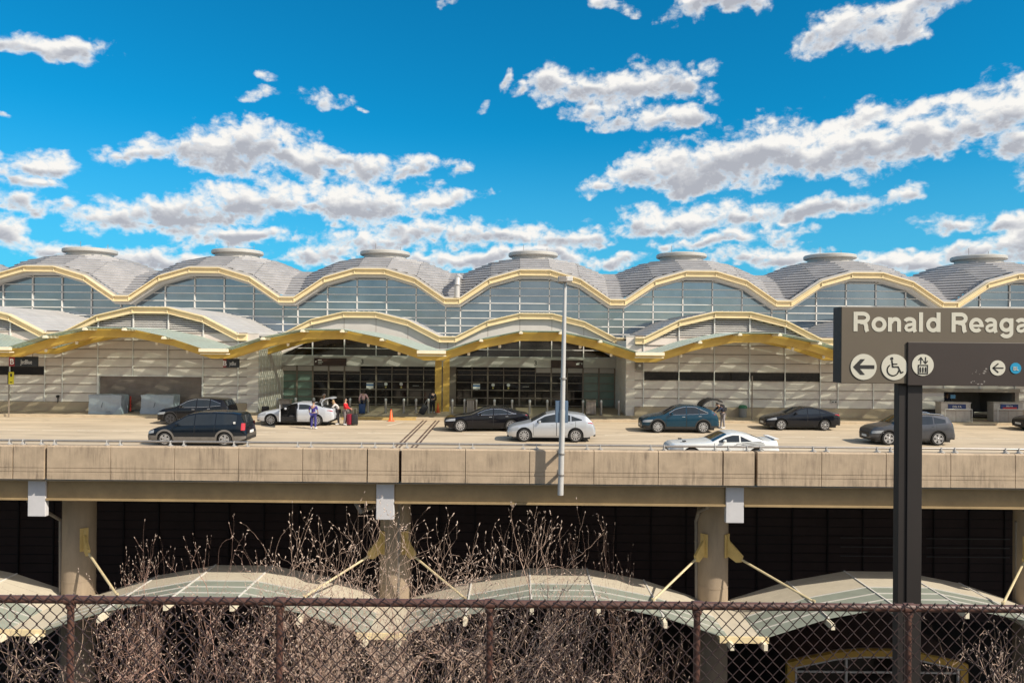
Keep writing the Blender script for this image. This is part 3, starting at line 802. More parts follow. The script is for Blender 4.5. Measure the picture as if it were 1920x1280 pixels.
# street canopies: slatted glass on ochre wave beams
for k, xc in zip(range(-3, 6), XB):
    y0, y1 = 46.4, (52.1 if SIDE[k] else 57.2)
    pts = wave(*CA, xc)
    g = MB(); g.ribbon([(x, z - .03) for x, z in pts], .012, y0 + .05, y1)
    cg = g.build('street_canopy', M['cglass'], TB, w=True)
    g = MB(); y = y0
    while y < y1 - .1:
        g.ribbon(pts, .035, y, y + .235); y += .415
    for o in OFF[1:-1]:
        za, zb = wz(CA, o - .12), wz(CA, o + .12)
        g.ribbon([(xc + o - .12, za - .036), (xc + o, wz(CA, o) - .036), (xc + o + .12, zb - .036)], .05, y0 + .1, y1)
    for oa, ob in zip(OFF[1:], OFF[2:-1]):       # fritted half of every bay of glass
        m0 = oa + .45 * (ob - oa)
        g.ribbon([(xc + m0, wz(CA, m0) - .04), (xc + ob, wz(CA, ob) - .04)], .012, y0 + .1, y1)
    g.build('slats', M['slat'], cg, w=True)
    g = MB()
    g.ribbon([(x, z - .10) for x, z in pts], .55, 47.6, 48.0)
    g.ribbon([(x, z - .10) for x, z in pts], .42, (51.5 if SIDE[k] else 54.2), (51.75 if SIDE[k] else 54.6))
    g.build('wave_beam', M['ochre'], cg, w=True)
    g = MB()
    for o in OFF[2:-2]:
        z = wz(CA, o) - .06
        g.ribbon([(xc + o - .07, z), (xc + o + .07, z)], .16, 46.25, y1 - .3)
        g.box(xc + o - .12, xc + o + .12, 46.26, 46.5, z - .16, z - .05)
    # light fittings under the beam
    for o in (-4.6, -2.6, 2.6, 4.6):
        g.lathe([(.08, 0), (.10, .18), (.04, .2)], (xc + o, 47.8, wz(CA, o) - .84), n=10)
    g.build('rafters', M['cream_l'], cg, w=True)
    g = MB()
    g.box(xc + 5.95, xc + 7.75, 46.3, 46.55, 4.66, 4.86)
    g.box(xc + 5.95, xc + 7.75, 46.5, 46.75, 4.50, 4.56)
    g.build('gutter', M['cream_l'], cg, w=True)
# curved gutter duct in the valley between two of the domes
g = MB(); xg = at(858, 540, 62).x; g.path([(xg, 61.5, 9.1), (xg, 61.55, 10.1), (xg, 61.9, 10.75), (xg, 62.6, 11.0), (xg, 64.5, 11.05)], .24, n=12); g.build('gutter_duct', M['roof2'], TB, w=True, smooth=True)
# twin columns between the entrances
for dx in (-.42, .16):
    g = MB(); x = at(833, 700, 54.2).x + dx
    g.box(x - .20, x + .20, 54.1, 54.5, .3, 4.4); g.box(x - .24, x + .24, 54.05, 54.12, .3, 4.35)
    g.build('column', M['ochre'], TB, w=True)
g = MB(); x = at(833, 700, 54.2).x - .12; g.box(x - .2, x + .2, 53.7, 53.98, 4.05, 4.45); g.build('column_head', M['fascia'], TB, w=True)

# service opening with baggage counters in the right hand bay
xc = XS[3]
g = MB(); h = (xc - .4, xc + 6.1)
g.box(h[0] - .3, h[1] + .3, 56.0, 56.1, .3, 2.7); g.box(h[0] - .12, h[0], 52.4, 56, .3, 2.6); g.box(h[1], h[1] + .12, 52.4, 56, .3, 2.6)
g.box(h[0] - .1, h[1] + .1, 52.4, 56, 2.45, 2.6)
g.build('counter_recess', mat('recess_wall', (.22, .19, .16), .8), TB, w=True)
g = MB(); g.box(h[0] - .05, h[1] + .35, 52.05, 52.3, 2.2, 2.45); g.box(h[1] + .02, h[1] + .30, 52.1, 52.45, .4, 2.2)
g.build('opening_frame', M['mull_d'], TB, w=True)
# small marks on the panel wall
g = MB(); p = at(1563, 753, 52.2); g.box(p.x - .22, p.x + .22, 52.19, 52.24, p.z - .1, p.z + .1)
ow = g.build('outlet_box', M['fascia'], TB, w=True)
g = MB(); g.lathe([(.05, 52.17), (.05, 52.192)], (p.x - .1, 0, p.z), n=10, axis='Y'); g.lathe([(.05, 52.17), (.05, 52.192)], (p.x + .1, 0, p.z), n=10, axis='Y'); g.build('sockets', M['ink'], ow, w=True)
g = MB(); p = at(107, 743, 52.2); g.lathe([(.1, 52.1), (.1, 52.22)], (p.x, 0, p.z), n=12, axis='Y'); g.box(p.x - .03, p.x + .03, 52.15, 52.2, p.z - .45, p.z); g.build('hose_bib', M['ink'], TB, w=True)
g = MB(); p = at(1199, 685, 52.0); g.bev(p.x - .25, p.x + .25, 51.95, 52.2, p.z - .32, p.z + .32, .03); sp_ = g.build('wall_speaker', M['pipe'], TB, w=True)
g = MB(); g.lathe([(.1, 51.935), (.1, 51.955)], (p.x, 0, p.z), n=14, axis='Y'); g.build('speaker_cone', M['mull'], sp_, w=True)
# lower level wall below the sidewalk
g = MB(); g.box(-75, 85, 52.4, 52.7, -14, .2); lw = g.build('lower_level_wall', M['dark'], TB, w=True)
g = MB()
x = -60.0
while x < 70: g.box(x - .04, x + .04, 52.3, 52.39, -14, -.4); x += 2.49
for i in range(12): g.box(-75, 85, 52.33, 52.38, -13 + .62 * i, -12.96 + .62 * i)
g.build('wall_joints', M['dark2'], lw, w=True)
# pale transom bars and bollard-like railings seen inside the dark lower level on the right
g = MB()
for (xa, xb_) in ((at(1735, 1000, 50).x, at(1890, 1000, 50).x), (at(1575, 1000, 50).x, at(1682, 1000, 50).x)):
    for py in (1008, 1025, 1042):
        z = at(1735, py, 50).z; g.box(xa, xb_, 50.0, 50.05, z - .03, z + .03)
g.build('lower_transoms', mat('dim_steel', (.14, .125, .11), .5), lw, w=True)

# ------------------------------------------------------------------ viaduct under the road
VD = thing('viaduct', 'raised concrete roadway with tan girders on round columns in front of the terminal', 'viaduct', (1.8, 32, -14))
PX = [-5.05 + BAY * k for k in range(-4, 5)]
for x in PX:
    c = MB(); c.lathe([(.655, -14), (.655, -1.45)], (x - .06, 32.0, 0), n=32); c.lathe([(.668, -5.0), (.668, -4.93)], (x - .06, 32.0, 0), n=32)
    co = c.build('column', M['concrete'], VD, w=True, smooth=True)
    c = MB()
    c.add([(x + sx, y, z) for sx in (-.36, .36) for (y, z) in ((29.1, -.1), (49, -.1), (49, -1.5), (33.6, -1.7), (29.1, -.9))],
          [(0, 1, 2, 3, 4), (5, 6, 7, 8, 9), (0, 1, 6, 5), (2, 3, 8, 7), (3, 4, 9, 8), (0, 4, 9, 5)])
    c.build('pier_cap', M['girder'], VD, w=True)
    c = MB(); c.bev(x - .35, x + .35, 29.0, 29.22, -1.62, -.09, .02); c.build('beam_end', M['boxend'], VD, w=True)
c = MB()
for xa, xb_ in zip(PX, PX[1:]):
    c = MB(); a, d_ = xa + .37, xb_ - .37
    c.box(a, d_, 29.12, 29.2, -.92, -.08); c.box(a, d_, 28.98, 29.34, -.98, -.90); 
    c.build('girder', M['girder'], VD, w=True)
for yy in (34, 38, 42, 46):
    c = MB(); c.box(-60, 66, yy, yy + .1, -1.2, -.43); c.build('girder', M['soffit'], VD, w=True)
# parapet panels
g5 = [(xj, xj + 1.28) for xj in []]
RAILX = []
for x in PX:
    for i, (a, c_) in enumerate([(x - .62, x + .62)] + [(x + .70 + 2.474 * j, x + .70 + 2.474 * (j + 1)) for j in range(5)]):
        e = .03 if i == 0 else .012
        c = MB(); xa, xb_ = a + e, c_ - e
        # two drip grooves: upper at z .33, lower at z .20
        c = MB()
        pr = [(28.5, -.06), (28.5, .215), (28.525, .22), (28.525, .235), (28.5, .24), (28.5, .365), (28.525, .37), (28.525, .385), (28.5, .39), (28.5, 1.19), (28.53, 1.225), (28.56, 1.24), (28.86, 1.24), (28.9, 1.2), (28.9, -.06)]
        n = len(pr)
        c.add([(xx, y, z) for xx in (xa, xb_) for (y, z) in pr], [tuple(range(n)), tuple(range(n, 2 * n))] + [(j, (j + 1) % n, n + (j + 1) % n, n + j) for j in range(n)])
        c.build('parapet_panel', M['parapet'], VD, w=True)
        if i == 0: RAILX += [x - .62, x + .62]
        elif i < 5: RAILX.append(c_)
c = MB(); c.box(-62, 66, 28.92, 28.97, -.1, 1.1); c.build('parapet_core', M['joint'], VD, w=True)

RL = thing('pipe_railing', 'low galvanised pipe rail bolted along the top of the concrete parapet', 'railing', (0, 28.7, 1.24))
g = MB(); g.tube((-60, 28.72, 1.40), (66, 28.72, 1.40), .042, n=10); g.build('rail', M['steel'], RL, w=True, smooth=True)
for x in RAILX:
    if not -25 < x < 28: continue
    for dx in (-.26, .26):
        g = MB(); g.box(x + dx - .015, x + dx + .015, 28.66, 28.8, 1.24, 1.44); g.box(x + dx - .07, x + dx + .07, 28.64, 28.82, 1.241, 1.262)
        g.cbox((x + dx + .04, 28.62, 1.28), .12, .02, .06, (0, .5, 0))
        g.build('bracket', M['steel_w'], RL, w=True)

M['rodp'] = mat('gusset_yellow', (.62, .43, .15), .5, var=.1)
M['rodc'] = mat('tie_rod_paint', (.66, .54, .32), .5)
# lower canopies: one per bay between the columns
LC = (-4.45, -4.92, -5.72)
LCL = ['lower wave canopy nearest the left edge, cut off by the frame', 'lower wave canopy half hidden behind the tallest bare shrubs on the left', 'lower wave canopy behind the middle shrubs between two columns', 'lower wave canopy behind the brown sign post, clear of shrubs']
def strip_ribbon(bb, pts, y0, y1, z_drop=0):
    bb.ribbon([(x, z - z_drop) for x, z in pts], .05, y0, y1)
for i, xa in enumerate(PX[2:6]):
    xc = xa + BAY / 2 + .15
    t = thing('wave_canopy', LCL[i], 'canopy', (xc, 30, LC[2]), group='wave canopies over the lower level kerb')
    pts = wave(*LC, xc)[1:-1]
    bb = MB()
    for y0, y1 in ((31.85, 32.3), (31.35, 31.83), (30.80, 31.33), (30.2, 30.78)): strip_ribbon(bb, pts, y0, y1)
    bb.build('metal_roof', M['frit_w'], t, w=True)
    bb = MB()
    for y0, y1 in ((29.45, 30.16), (28.75, 29.41), (28.05, 28.71)): strip_ribbon(bb, pts, y0, y1)
    bb.build('glass_roof', M['frit_g'], t, w=True)
    bb = MB()
    for y in (30.16, 29.41, 28.71): bb.ribbon([(x, z + .02) for x, z in pts], .08, y, y + .05)
    bb.build('glazing_bars', M['fascia'], t, w=True)
    bb = MB()
    for o in OFF[2:-2]:
        z = wz(LC, o) + .03
        bb.ribbon([(xc + o - .03, z), (xc + o + .03, z)], .05, 28.0, 32.3)
    bb.build('seams', M['mull'], t, w=True)
    for o in OFF[1:-1]:
        bb = MB(); z = wz(LC, o) - .08
        bb.ribbon([(xc + o - .07, z), (xc + o + .07, z)], .22, 27.6, 32.2)
        bb.build('rafter', M['cream_l'], t, w=True)
    bb = MB(); bb.ribbon([(x, z - .10) for x, z in pts], .34, 29.9, 30.1); bb.build('wave_beam', M['cream'], t, w=True)
for i, xa in enumerate(PX[3:7]):
    lab = ['cream drain tray with a single tie rod at the far left column', 'cream drain tray with tie rods on the column amid the tall shrubs', 'cream drain tray with tie rods on the column left of the brown sign post', 'valley tray with tie rods on the column at the right edge'][i]
    t = thing('canopy_stay', lab, 'canopy stay', (xa, 31, -5.8), group='canopy trays and tie rods at the columns')
    bb = MB(); bb.box(xa - .80, xa + .95, 28.05, 32.2, LC[2] - .07, LC[2] - .02)
    bb.build('tray', M['frit_w'], t, w=True)
    bb = MB(); bb.box(xa - .85, xa + 1.0, 27.93, 28.05, LC[2] - .16, LC[2] + .06); bb.box(xa - .85, xa - .78, 28.05, 32.2, LC[2] - .1, LC[2] + .07); bb.build('edge_trim', M['cream'], t, w=True)
    for s in (-1, 1):
        if i == 0 and s < 0: continue
        zt = -2.75; dv = Vector((s * .7071, -.7071, 0)); nv_ = Vector((s * .7071, .7071, 0)) * .05; c0 = Vector((xa - .06, 32.0, 0))
        bb = MB()
        pp = [(.64, 0), (.76, 0), (.80, -.22), (1.42, -.72), (1.36, -.98), (1.14, -1.04), (.76, -.86), (.64, -.86)]
        vs = [c0 + dv * u + nv_ * k + Vector((0, 0, zt + z)) for k in (-1, 1) for u, z in pp]; n = len(pp)
        bb.add(vs, [tuple(range(n)), tuple(range(n, 2 * n))] + [(j, (j + 1) % n, n + (j + 1) % n, n + j) for j in range(n)])
        w2 = nv_ * 3.2; bb.add([c0 + dv * .66 + w2 * k + Vector((0, 0, zt + z)) for k in (-1, 1) for z in (.06, -.92)] + [c0 + dv * .72 + w2 * k + Vector((0, 0, zt + z)) for k in (-1, 1) for z in (.06, -.92)],
               [(0, 1, 3, 2), (4, 5, 7, 6), (0, 1, 5, 4), (2, 3, 7, 6), (0, 2, 6, 4), (1, 3, 7, 5)])
        bb.build('gusset_plate', M['rodp'], t, w=True)
        bb = MB(); p0 = c0 + dv * 1.28 + Vector((0, 0, zt - .86)); p1 = Vector((xa + s * 3.15, 29.1, wz(LC, BAY / 2 - 3.15) + .22))
        bb.tube(p0, p1, .048, n=8); bb.tube(p1 - Vector((0, 0, .25)), p1 + Vector((0, 0, .07)), .065, n=8)
        bb.build('tie_rod', M['rodc'], t, w=True)

# drain pipes
def pipe_thing(label, pts, r=.09):
    t = thing('drain_pipe', label, 'drain pipe', pts[-1], group='drain pipes below the roadway')
    bb = MB(); bb.path(pts, r, n=10)
    for p in pts[1:-1]: bb.lathe([(.02, -r * 1.15), (r * .9, -r * .75), (r * 1.18, 0), (r * .9, r * .75), (.02, r * 1.15)], p, n=10)
    bb.build('pipe', M['pipe'], t, w=True, smooth=True)
    bb = MB()
    for p, q in zip(pts, pts[1:]):
        p, q = Vector(p), Vector(q); m_ = p.lerp(q, .12); d = (q - p).normalized() * .05; bb.tube(m_, m_ + d, r * 1.2, n=10)
    bb.build('pipe_clamps', M['mull_d'], t, w=True)
P = lambda x, y, d: tuple(at(x, y, d))
pipe_thing('grey pipe elbow hanging left of the middle grey beam end', [P(661, 905, 29.4), P(659, 927, 29.4), P(676, 958, 29.4), P(708, 946, 31.0)])
pipe_thing('long grey downpipe beside the column left of the sign post', [P(1330, 925, 29.6), P(1326, 950, 30.5), P(1310, 957, 31.6), P(1305, 975, 32), P(1306, 1290, 32)], .085)
pipe_thing('grey pipe running down the left side of the far left column', [P(50, 905, 29.4), P(52, 940, 29.8), P(112, 975, 31.8), P(113, 1290, 32)], .07)
pipe_thing('grey bent downpipe by the column at the right edge', [P(1925, 948, 31), P(1915, 958, 31.9), P(1903, 978, 32), P(1903, 1290, 32)], .085)
pipe_thing('thin pipes beside the column right of the middle beam end', [P(757, 935, 30), P(748, 945, 30.5), P(746, 1290, 32)], .05)

# glazed vestibule on the ground behind the fence, right
t = thing('entrance_vestibule', 'low glazed vestibule with a yellow arched frame behind the fence mesh', 'vestibule', (17.4, 38, -14))
a0, a1 = at(1475, 1240, 38), at(1812, 1246, 38); zt = at(1640, 1217, 38).z; ze = a0.z
xm = (a0.x + a1.x) / 2; hw = (a1.x - a0.x) / 2
ap = [(a0.x, ze), (xm - hw * .45, zt - .12), (xm - hw * .15, zt), (xm + hw * .15, zt), (xm + hw * .45, zt - .12), (a1.x, ze)]
bb = MB(); bb.ribbon(ap, .30, 38.0, 38.3); bb.box(a0.x, a0.x + .38, 38, 38.3, -14, ze - .3); bb.box(a1.x - .38, a1.x, 38, 38.3, -14, ze - .3); bb.build('arch_frame', M['ochre'], t, w=True)
bb = MB()
for (xa, za), (xb_, zb) in zip(ap, ap[1:]): bb.add([(xa, 38.2, -14), (xb_, 38.2, -14), (xb_, 38.2, zb - .3), (xa, 38.2, za - .3)], [(0, 1, 2, 3)])
bb.build('glazing', M['glass_d'], t, w=True)
bb = MB(); bb.ribbon([(x, z - .302) for x, z in ap], .1, 38.05, 38.19)
for x in (a0.x + .42, a0.x + 3.0, a1.x - 3.0, a1.x - .5): bb.box(x, x + .1, 38.06, 38.18, -14, ze - .2 if x < a0.x + 1 or x > a1.x - 1 else zt - .5)
for z in (-11.4, -12.1): bb.box(a0.x + .4, a1.x - .4, 38.08, 38.17, z, z + .07)
bb.build('mullions', M['mull'], t, w=True)
bb = MB(); bb.ribbon([(x, z + .05) for x, z in ap], .05, 38.3, 44); bb.build('roof', M['dark'], t, w=True)
# ------------------------------------------------------------------ cars
def paint(name, col, metal=.35, rough=.28):
    return mat(name, col, rough, metal=metal, var=.03, vs=8, coat=.35, spec=.35)
M['cglass2'] = mat('car_glass', (.020, .026, .032), .05, var=.1, spec=.6)
M['cblack'] = mat('car_black_trim', (.016, .016, .017), .5)
M['tyre'] = mat('tyre_rubber', (.020, .019, .018), .85)
M['rim'] = mat('alloy_rim', (.55, .55, .56), .3, metal=.7, var=.05)
M['rim_d'] = mat('dark_alloy_rim', (.10, .10, .11), .35, metal=.6, var=.05)
M['chrome'] = mat('chrome_trim', (.80, .80, .80), .15, metal=.9, var=.02)
M['head'] = mat('headlight_lens', (.34, .35, .36), .08, var=.05, spec=.8)
M['tail'] = mat('taillight_lens', (.45, .02, .03), .15, var=.05, spec=.8)
M['plate'] = mat('licence_plate', (.75, .75, .72), .5)
M['clad'] = mat('plastic_cladding', (.035, .033, .032), .7)
M['seatc'] = mat('seat_cloth', (.035, .033, .036), .8)

class Car:
    def __init__(s, L, W, top, belt, wheels, wr, sill=.26, crown=.045, taper=None, tumble=.30):
        s.L, s.W = L, W; s.hw0 = W / 2; s.wheels = wheels; s.wr = wr; s.sill = sill; s.crown = crown; s.tumble = tumble
        xs = set(np.linspace(0, L, 84).tolist())
        for w in wheels:
            for t in np.linspace(-1, 1, 17): xs.add(float(w + (wr + .075) * math.sin(t * PI / 2)))
            xs.add(w - wr - .08); xs.add(w + wr + .08)
        s.xs = np.array(sorted(x for x in xs if 0 <= x <= L))
        s._x = np.linspace(0, L, 500)
        k = np.exp(-np.linspace(-2, 2, 9) ** 2); k /= k.sum()
        def sm(p):
            y = np.interp(s._x, [q[0] for q in p], [q[1] for q in p]); yp = np.pad(y, 4, mode='edge')
            return np.convolve(yp, k, 'valid')
        s._top = sm(top); s._belt = np.minimum(sm(belt), s._top - .05)
        s._tp = sm(taper or [(0, .70), (.06, .80), (.25, .90), (.6, .965), (1.2, 1), (L - 1.2, 1), (L - .5, .965), (L - .12, .88), (L, .76)])
    def tz(s, x): return float(np.interp(x, s._x, s._top))
    def bz(s, x): return float(np.interp(x, s._x, s._belt))
    def hw(s, x): return s.hw0 * float(np.interp(x, s._x, s._tp))
    def zl(s, x):
        z = s.sill
        if x < .35: z = s.sill + .10 * (1 - x / .35)
        if x > s.L - .4: z = s.sill + .16 * (x - (s.L - .4)) / .4
        for w in s.wheels:
            q = (s.wr + .075) ** 2 - (x - w) ** 2
            if q > 0: z = max(z, s.wr + math.sqrt(q) - .0)
        return min(z, s.bz(x) - .06)
    def hr(s, x):
        return max(.2, s.hw(x) - .04 - s.tumble * max(0, s.tz(x) - s.crown - s.bz(x)))
    def y(s, x, z):
        """half width of the outer skin at x, z"""
        hw = s.hw(x); zb = s.bz(x); zm = .5 * (s.sill + zb) + .05
        if z <= zm: return hw - .07 * ((zm - z) / max(.05, zm - s.sill)) ** 2
        if z <= zb: return hw - .035 * ((z - zm) / max(.05, zb - zm)) ** 2
        t = (z - zb) / max(.03, s.tz(x) - s.crown - zb)
        return (hw - .035) + (s.hr(x) - hw + .035) * min(1, t)
    def section(s, x):
        zl, zb, zt = s.zl(x), s.bz(x), s.tz(x)
        p = []
        for t in (0, .2, .4, .6, .8, .93, 1): z = zl + (zb - zl) * t; p.append((s.y(x, z), z))
        ze = zt - s.crown
        for t in (.12, .5, .88, 1): z = zb + (ze - zb) * t; p.append((s.y(x, z), z))
        hr = s.hr(x)
        for f in (.93, .75, .45, 0): p.append((hr * f, zt - s.crown * f ** 3))
        return p
    def skin(s, side_cut=None):
        """side_cut: (x0, x1, z0) opening left in the near (-y) side"""
        b = MB(); secs = [s.section(x) for x in s.xs]; n = len(secs[0])
        for x, sec in zip(s.xs, secs):
            b.v += [(x, -y, z) for y, z in sec] + [(x, y, z) for y, z in sec[:-1][::-1]]
        m = 2 * n - 1
        for i in range(len(s.xs) - 1):
            for j in range(m - 1):
                if side_cut and j < 10 and side_cut[0] <= s.xs[i] and s.xs[i + 1] <= side_cut[1]: continue
                b.f.append([i * m + j, (i + 1) * m + j, (i + 1) * m + j + 1, i * m + j + 1]); b.m.append(0)
        b.f.append(list(range(m))); b.m.append(0)
        e = (len(s.xs) - 1) * m; b.f.append(list(range(e, e + m))[::-1]); b.m.append(0)
        return b
    def patch(s, x0, x1, lo, hi, off, side, n=14, nz=5):
        """grid lying off above the side skin between heights lo(x) and hi(x)"""
        b = MB()
        for i in range(n + 1):
            x = x0 + (x1 - x0) * i / n; a, c = lo(x), hi(x)
            for j in range(nz + 1):
                z = a + max(0.0, c - a) * j / nz; b.v.append((x, side * (s.y(x, z) + off), z))
        for i in range(n):
            for j in range(nz):
                q = i * (nz + 1) + j; b.f.append([q, q + nz + 1, q + nz + 2, q + 1]); b.m.append(0)
        return b
    def toppatch(s, x0, x1, inset, off, n=10):
        b = MB(); fr = (-1, -.75, -.4, 0, .4, .75, 1)
        for i in range(n + 1):
            x = x0 + (x1 - x0) * i / n; hr = s.hr(x) - inset; zt = s.tz(x)
            dz = s.tz(min(s.L, x + .02)) - s.tz(max(0, x - .02)); nx, nz_ = -dz, .04; l = math.hypot(nx, nz_)
            for f in fr: b.v.append((x + nx / l * off, hr * f, zt - s.crown * abs(hr * f / s.hr(x)) ** 3 + nz_ / l * off))
        m = len(fr)
        for i in range(n):
            for j in range(m - 1): q = i * m + j; b.f.append([q, q + m, q + m + 1, q + 1]); b.m.append(0)
        return b

def wheel_mb(r, w, spokes, twin=False):
    ty = MB(); ty.lathe([(r * .70, -w / 2 + .01), (r * .93, -w / 2), (r * .985, -w / 2 + .03), (r, -w * .2), (r, w * .2), (r * .985, w / 2 - .03), (r * .93, w / 2), (r * .70, w / 2 - .01)], n=30, axis='Y')
    rm = MB()
    n = 30
    def ring(r0, r1, y0, y1):
        vs = []
        for (rr, yy) in ((r0, y0), (r1, y0), (r1, y1), (r0, y1)):
            for i in range(n): t = 2 * PI * i / n; vs.append((rr * math.cos(t), yy, rr * math.sin(t)))
        rm.add(vs, [(k * n + i, k * n + (i + 1) % n, ((k + 1) % 4) * n + (i + 1) % n, ((k + 1) % 4) * n + i) for k in range(4) for i in range(n)])
    ring(r * .64, r * .73, -w / 2 - .008, w / 2 + .008)
    for sgn in (-1, 1):
        yy = sgn * (w / 2 - .005)
        rm.lathe([(r * .13, yy - .03), (r * .15, yy), (r * .08, yy + .012 * sgn)] if sgn > 0 else [(r * .08, yy - .012), (r * .15, yy), (r * .13, yy + .03)], n=14, axis='Y')
        for k in range(spokes):
            a = 2 * PI * k / spokes
            for da in ((-.09, .09) if twin else (0,)):
                c, s_ = math.cos(a + da), math.sin(a + da); wd0, wd1 = (.030, .022) if not twin else (.018, .016)
                if spokes <= 5 and not twin: wd0, wd1 = .05, .07
                vs = []
                for (rr, wd) in ((r * .1, wd0), (r * .67, wd1)):
                    for (q, dy) in ((-wd, 0), (wd, 0), (wd, -.025 * sgn), (-wd, -.025 * sgn)):
                        vs.append((c * rr - s_ * q, yy + dy, s_ * rr + c * q))
                rm.add(vs, [(0, 1, 5, 4), (1, 2, 6, 5), (2, 3, 7, 6), (3, 0, 4, 7), (0, 1, 2, 3), (4, 5, 6, 7)])
    dk = MB(); dk.lathe([(r * .66, -w / 2 + .045), (r * .66, w / 2 - .045)], n=24, axis='Y')
    return ty, rm, dk

def make_car(name, label, loc, rz, C, pm, glass, doors, spokes=5, twin=False, rim='rim', chrome=False, clad=None, rails=False,
             head=(.05, .62, .60, .74), tail=(.5, .0, .78, .95), open_door=False, open_lid=None, group='cars on the upper road', hatch=False, extra=None, tailz=None):
    t = thing(name, label, 'car', loc, rz, group)
    Lh = C.L / 2
    def out(b, nm, m, par=None, smooth=True):
        b.v = [(v[0] - Lh, v[1], v[2]) for v in b.v]
        return b.build(nm, m, par or t, smooth=smooth, angle=38)
    cut = (doors[0][0] + .03, doors[1][1] - .03) if open_door else None
    if open_door: cut = (doors[0][0] + .02, doors[0][1] - .02)
    body = out(C.skin(cut), 'body', pm)
    u = MB(); u.box(.25, C.L - .3, -C.hw0 + .16, C.hw0 - .16, .17, .52)
    for w in C.wheels: u.box(w - C.wr - .1, w + C.wr + .1, -C.hw0 + .2, C.hw0 - .2, .4, C.wr * 2 + .12)
    out(u, 'underbody', M['cblack'], smooth=False)
    # glass
    ws, we, rs, re = glass['ws'], glass['we'], glass['rs'], glass['re']
    g = C.toppatch(ws + .04, we, .07, .007); out(g, 'windscreen', M['cglass2'])
    g = C.toppatch(rs, re - .03, .08, .007); out(g, 'rear_window', M['cglass2'])
    for side in (-1, 1):
        for k, (xa, xb_) in enumerate(glass['side']):
            if open_door and side == -1 and k == 0: continue
            lo = lambda x: C.bz(x) + .03
            def hi(x):
                z = C.tz(x) - C.crown - .075
                if 'cut' in glass:
                    cx, sl = glass['cut']
                    if x > cx: z = min(z, C.tz(cx) - C.crown - .075 - (x - cx) * sl)
                return max(z, lo(x) + .0)
            g = C.patch(xa, xb_, lo, hi, .006, side, n=12, nz=3); wn = out(g, 'window', M['cglass2'])
            if chrome:
                q = MB(); n = 14
                for i in range(n):
                    x0, x1 = xa + (xb_ - xa) * i / n, xa + (xb_ - xa) * (i + 1) / n
                    z0, z1 = hi(x0) + .012, hi(x1) + .012
                    q.tube((x0, side * (C.y(x0, z0) + .008), z0), (x1, side * (C.y(x1, z1) + .008), z1), .014, n=5)
                x0, x1 = xa, xb_
                for i in range(n):
                    a, c = xa + (xb_ - xa) * i / n, xa + (xb_ - xa) * (i + 1) / n
                    q.tube((a, side * (C.y(a, lo(a)) + .01), lo(a) - .01), (c, side * (C.y(c, lo(c)) + .01), lo(c) - .01), .010, n=5)
                out(q, 'chrome_strip', M['chrome'], wn)
    # doors with dark gaps
    for side in (-1, 1):
        for k, (xa, xb_) in enumerate(doors):
            if open_door and side == -1 and k == 0: continue
            dn = MB()
            lo = lambda x: max(C.sill + .08, C.zl(x) + .02); hi = lambda x: C.bz(x) + .005
            g = C.patch(xa - .012, xb_ + .012, lambda x: lo(x) - .012, hi, .003, side); out(g, 'door_gap', M['cblack'], body)
            g = C.patch(xa + .006, xb_ - .006, lo, hi, .007, side, nz=8); d = out(g, 'door', pm)
            hx = xb_ - .16; hz = C.bz(hx) - .11
            q = MB(); yy = side * (C.y(hx, hz) + .025); q.bev(hx - .10, hx + .08, min(yy, yy - side * .03), max(yy, yy - side * .03), hz - .014, hz + .014, .008)
            out(q, 'handle', M['chrome'] if chrome else pm, d)
    # lamps
    for side in (-1, 1):
        x0, x1, z0, z1 = head
        g = C.patch(x0, x1, lambda x: z0 + (z1 - z0) * .35 * (x - x0) / (x1 - x0), lambda x: min(z1 + .05 * (x - x0) / (x1 - x0), C.bz(x) + .01), .010, side, n=8, nz=2); out(g, 'headlight', M['head'])
        tl, _, z0t, z1t = tail
        g = C.patch(C.L - tl, C.L - .01, lambda x: z1t - (z1t - z0t) * max(.25, (x - C.L + tl) / tl), lambda x: min(z1t, C.bz(x) + .02) if not tailz else z1t, .012, side, n=8, nz=2); out(g, 'taillight', M['tail'])
        q = MB(); mx = glass['side'][0][0] + glass.get('mir', .12); mz = C.bz(mx) + .05; yy = side * (C.hw(mx) + .08)
        q.bev(mx - .05, mx + .08, min(yy - .11 * side * -1 * 0, yy) - .09, max(yy, yy) + .09, mz - .02, mz + .12, .04); out(q, 'mirror', pm)
    # front and rear
    q = MB(); q.bev(-.015, .06, -C.hw(0) + .12, C.hw(0) - .12, .40, min(.66, C.tz(0) + .04), .02); q.box(.0, .10, -C.hw(0) + .05, C.hw(0) - .05, .24, .36); out(q, 'grille', M['cblack'], smooth=False)
    q = MB(); q.box(-.03, -.012, -.26, .26, .38, .50); out(q, 'licence_plate', M['plate'], smooth=False)
    q = MB(); pz = tail[2] - .1; q.box(C.L + .0, C.L + .012, -.26, .26, .62, .76); out(q, 'licence_plate', M['plate'], smooth=False)
    q = MB(); q.box(C.L - .10, C.L + .006, -C.hw(C.L) + .05, C.hw(C.L) - .05, .30, .44); out(q, 'rear_valance', M['cblack'], smooth=False)
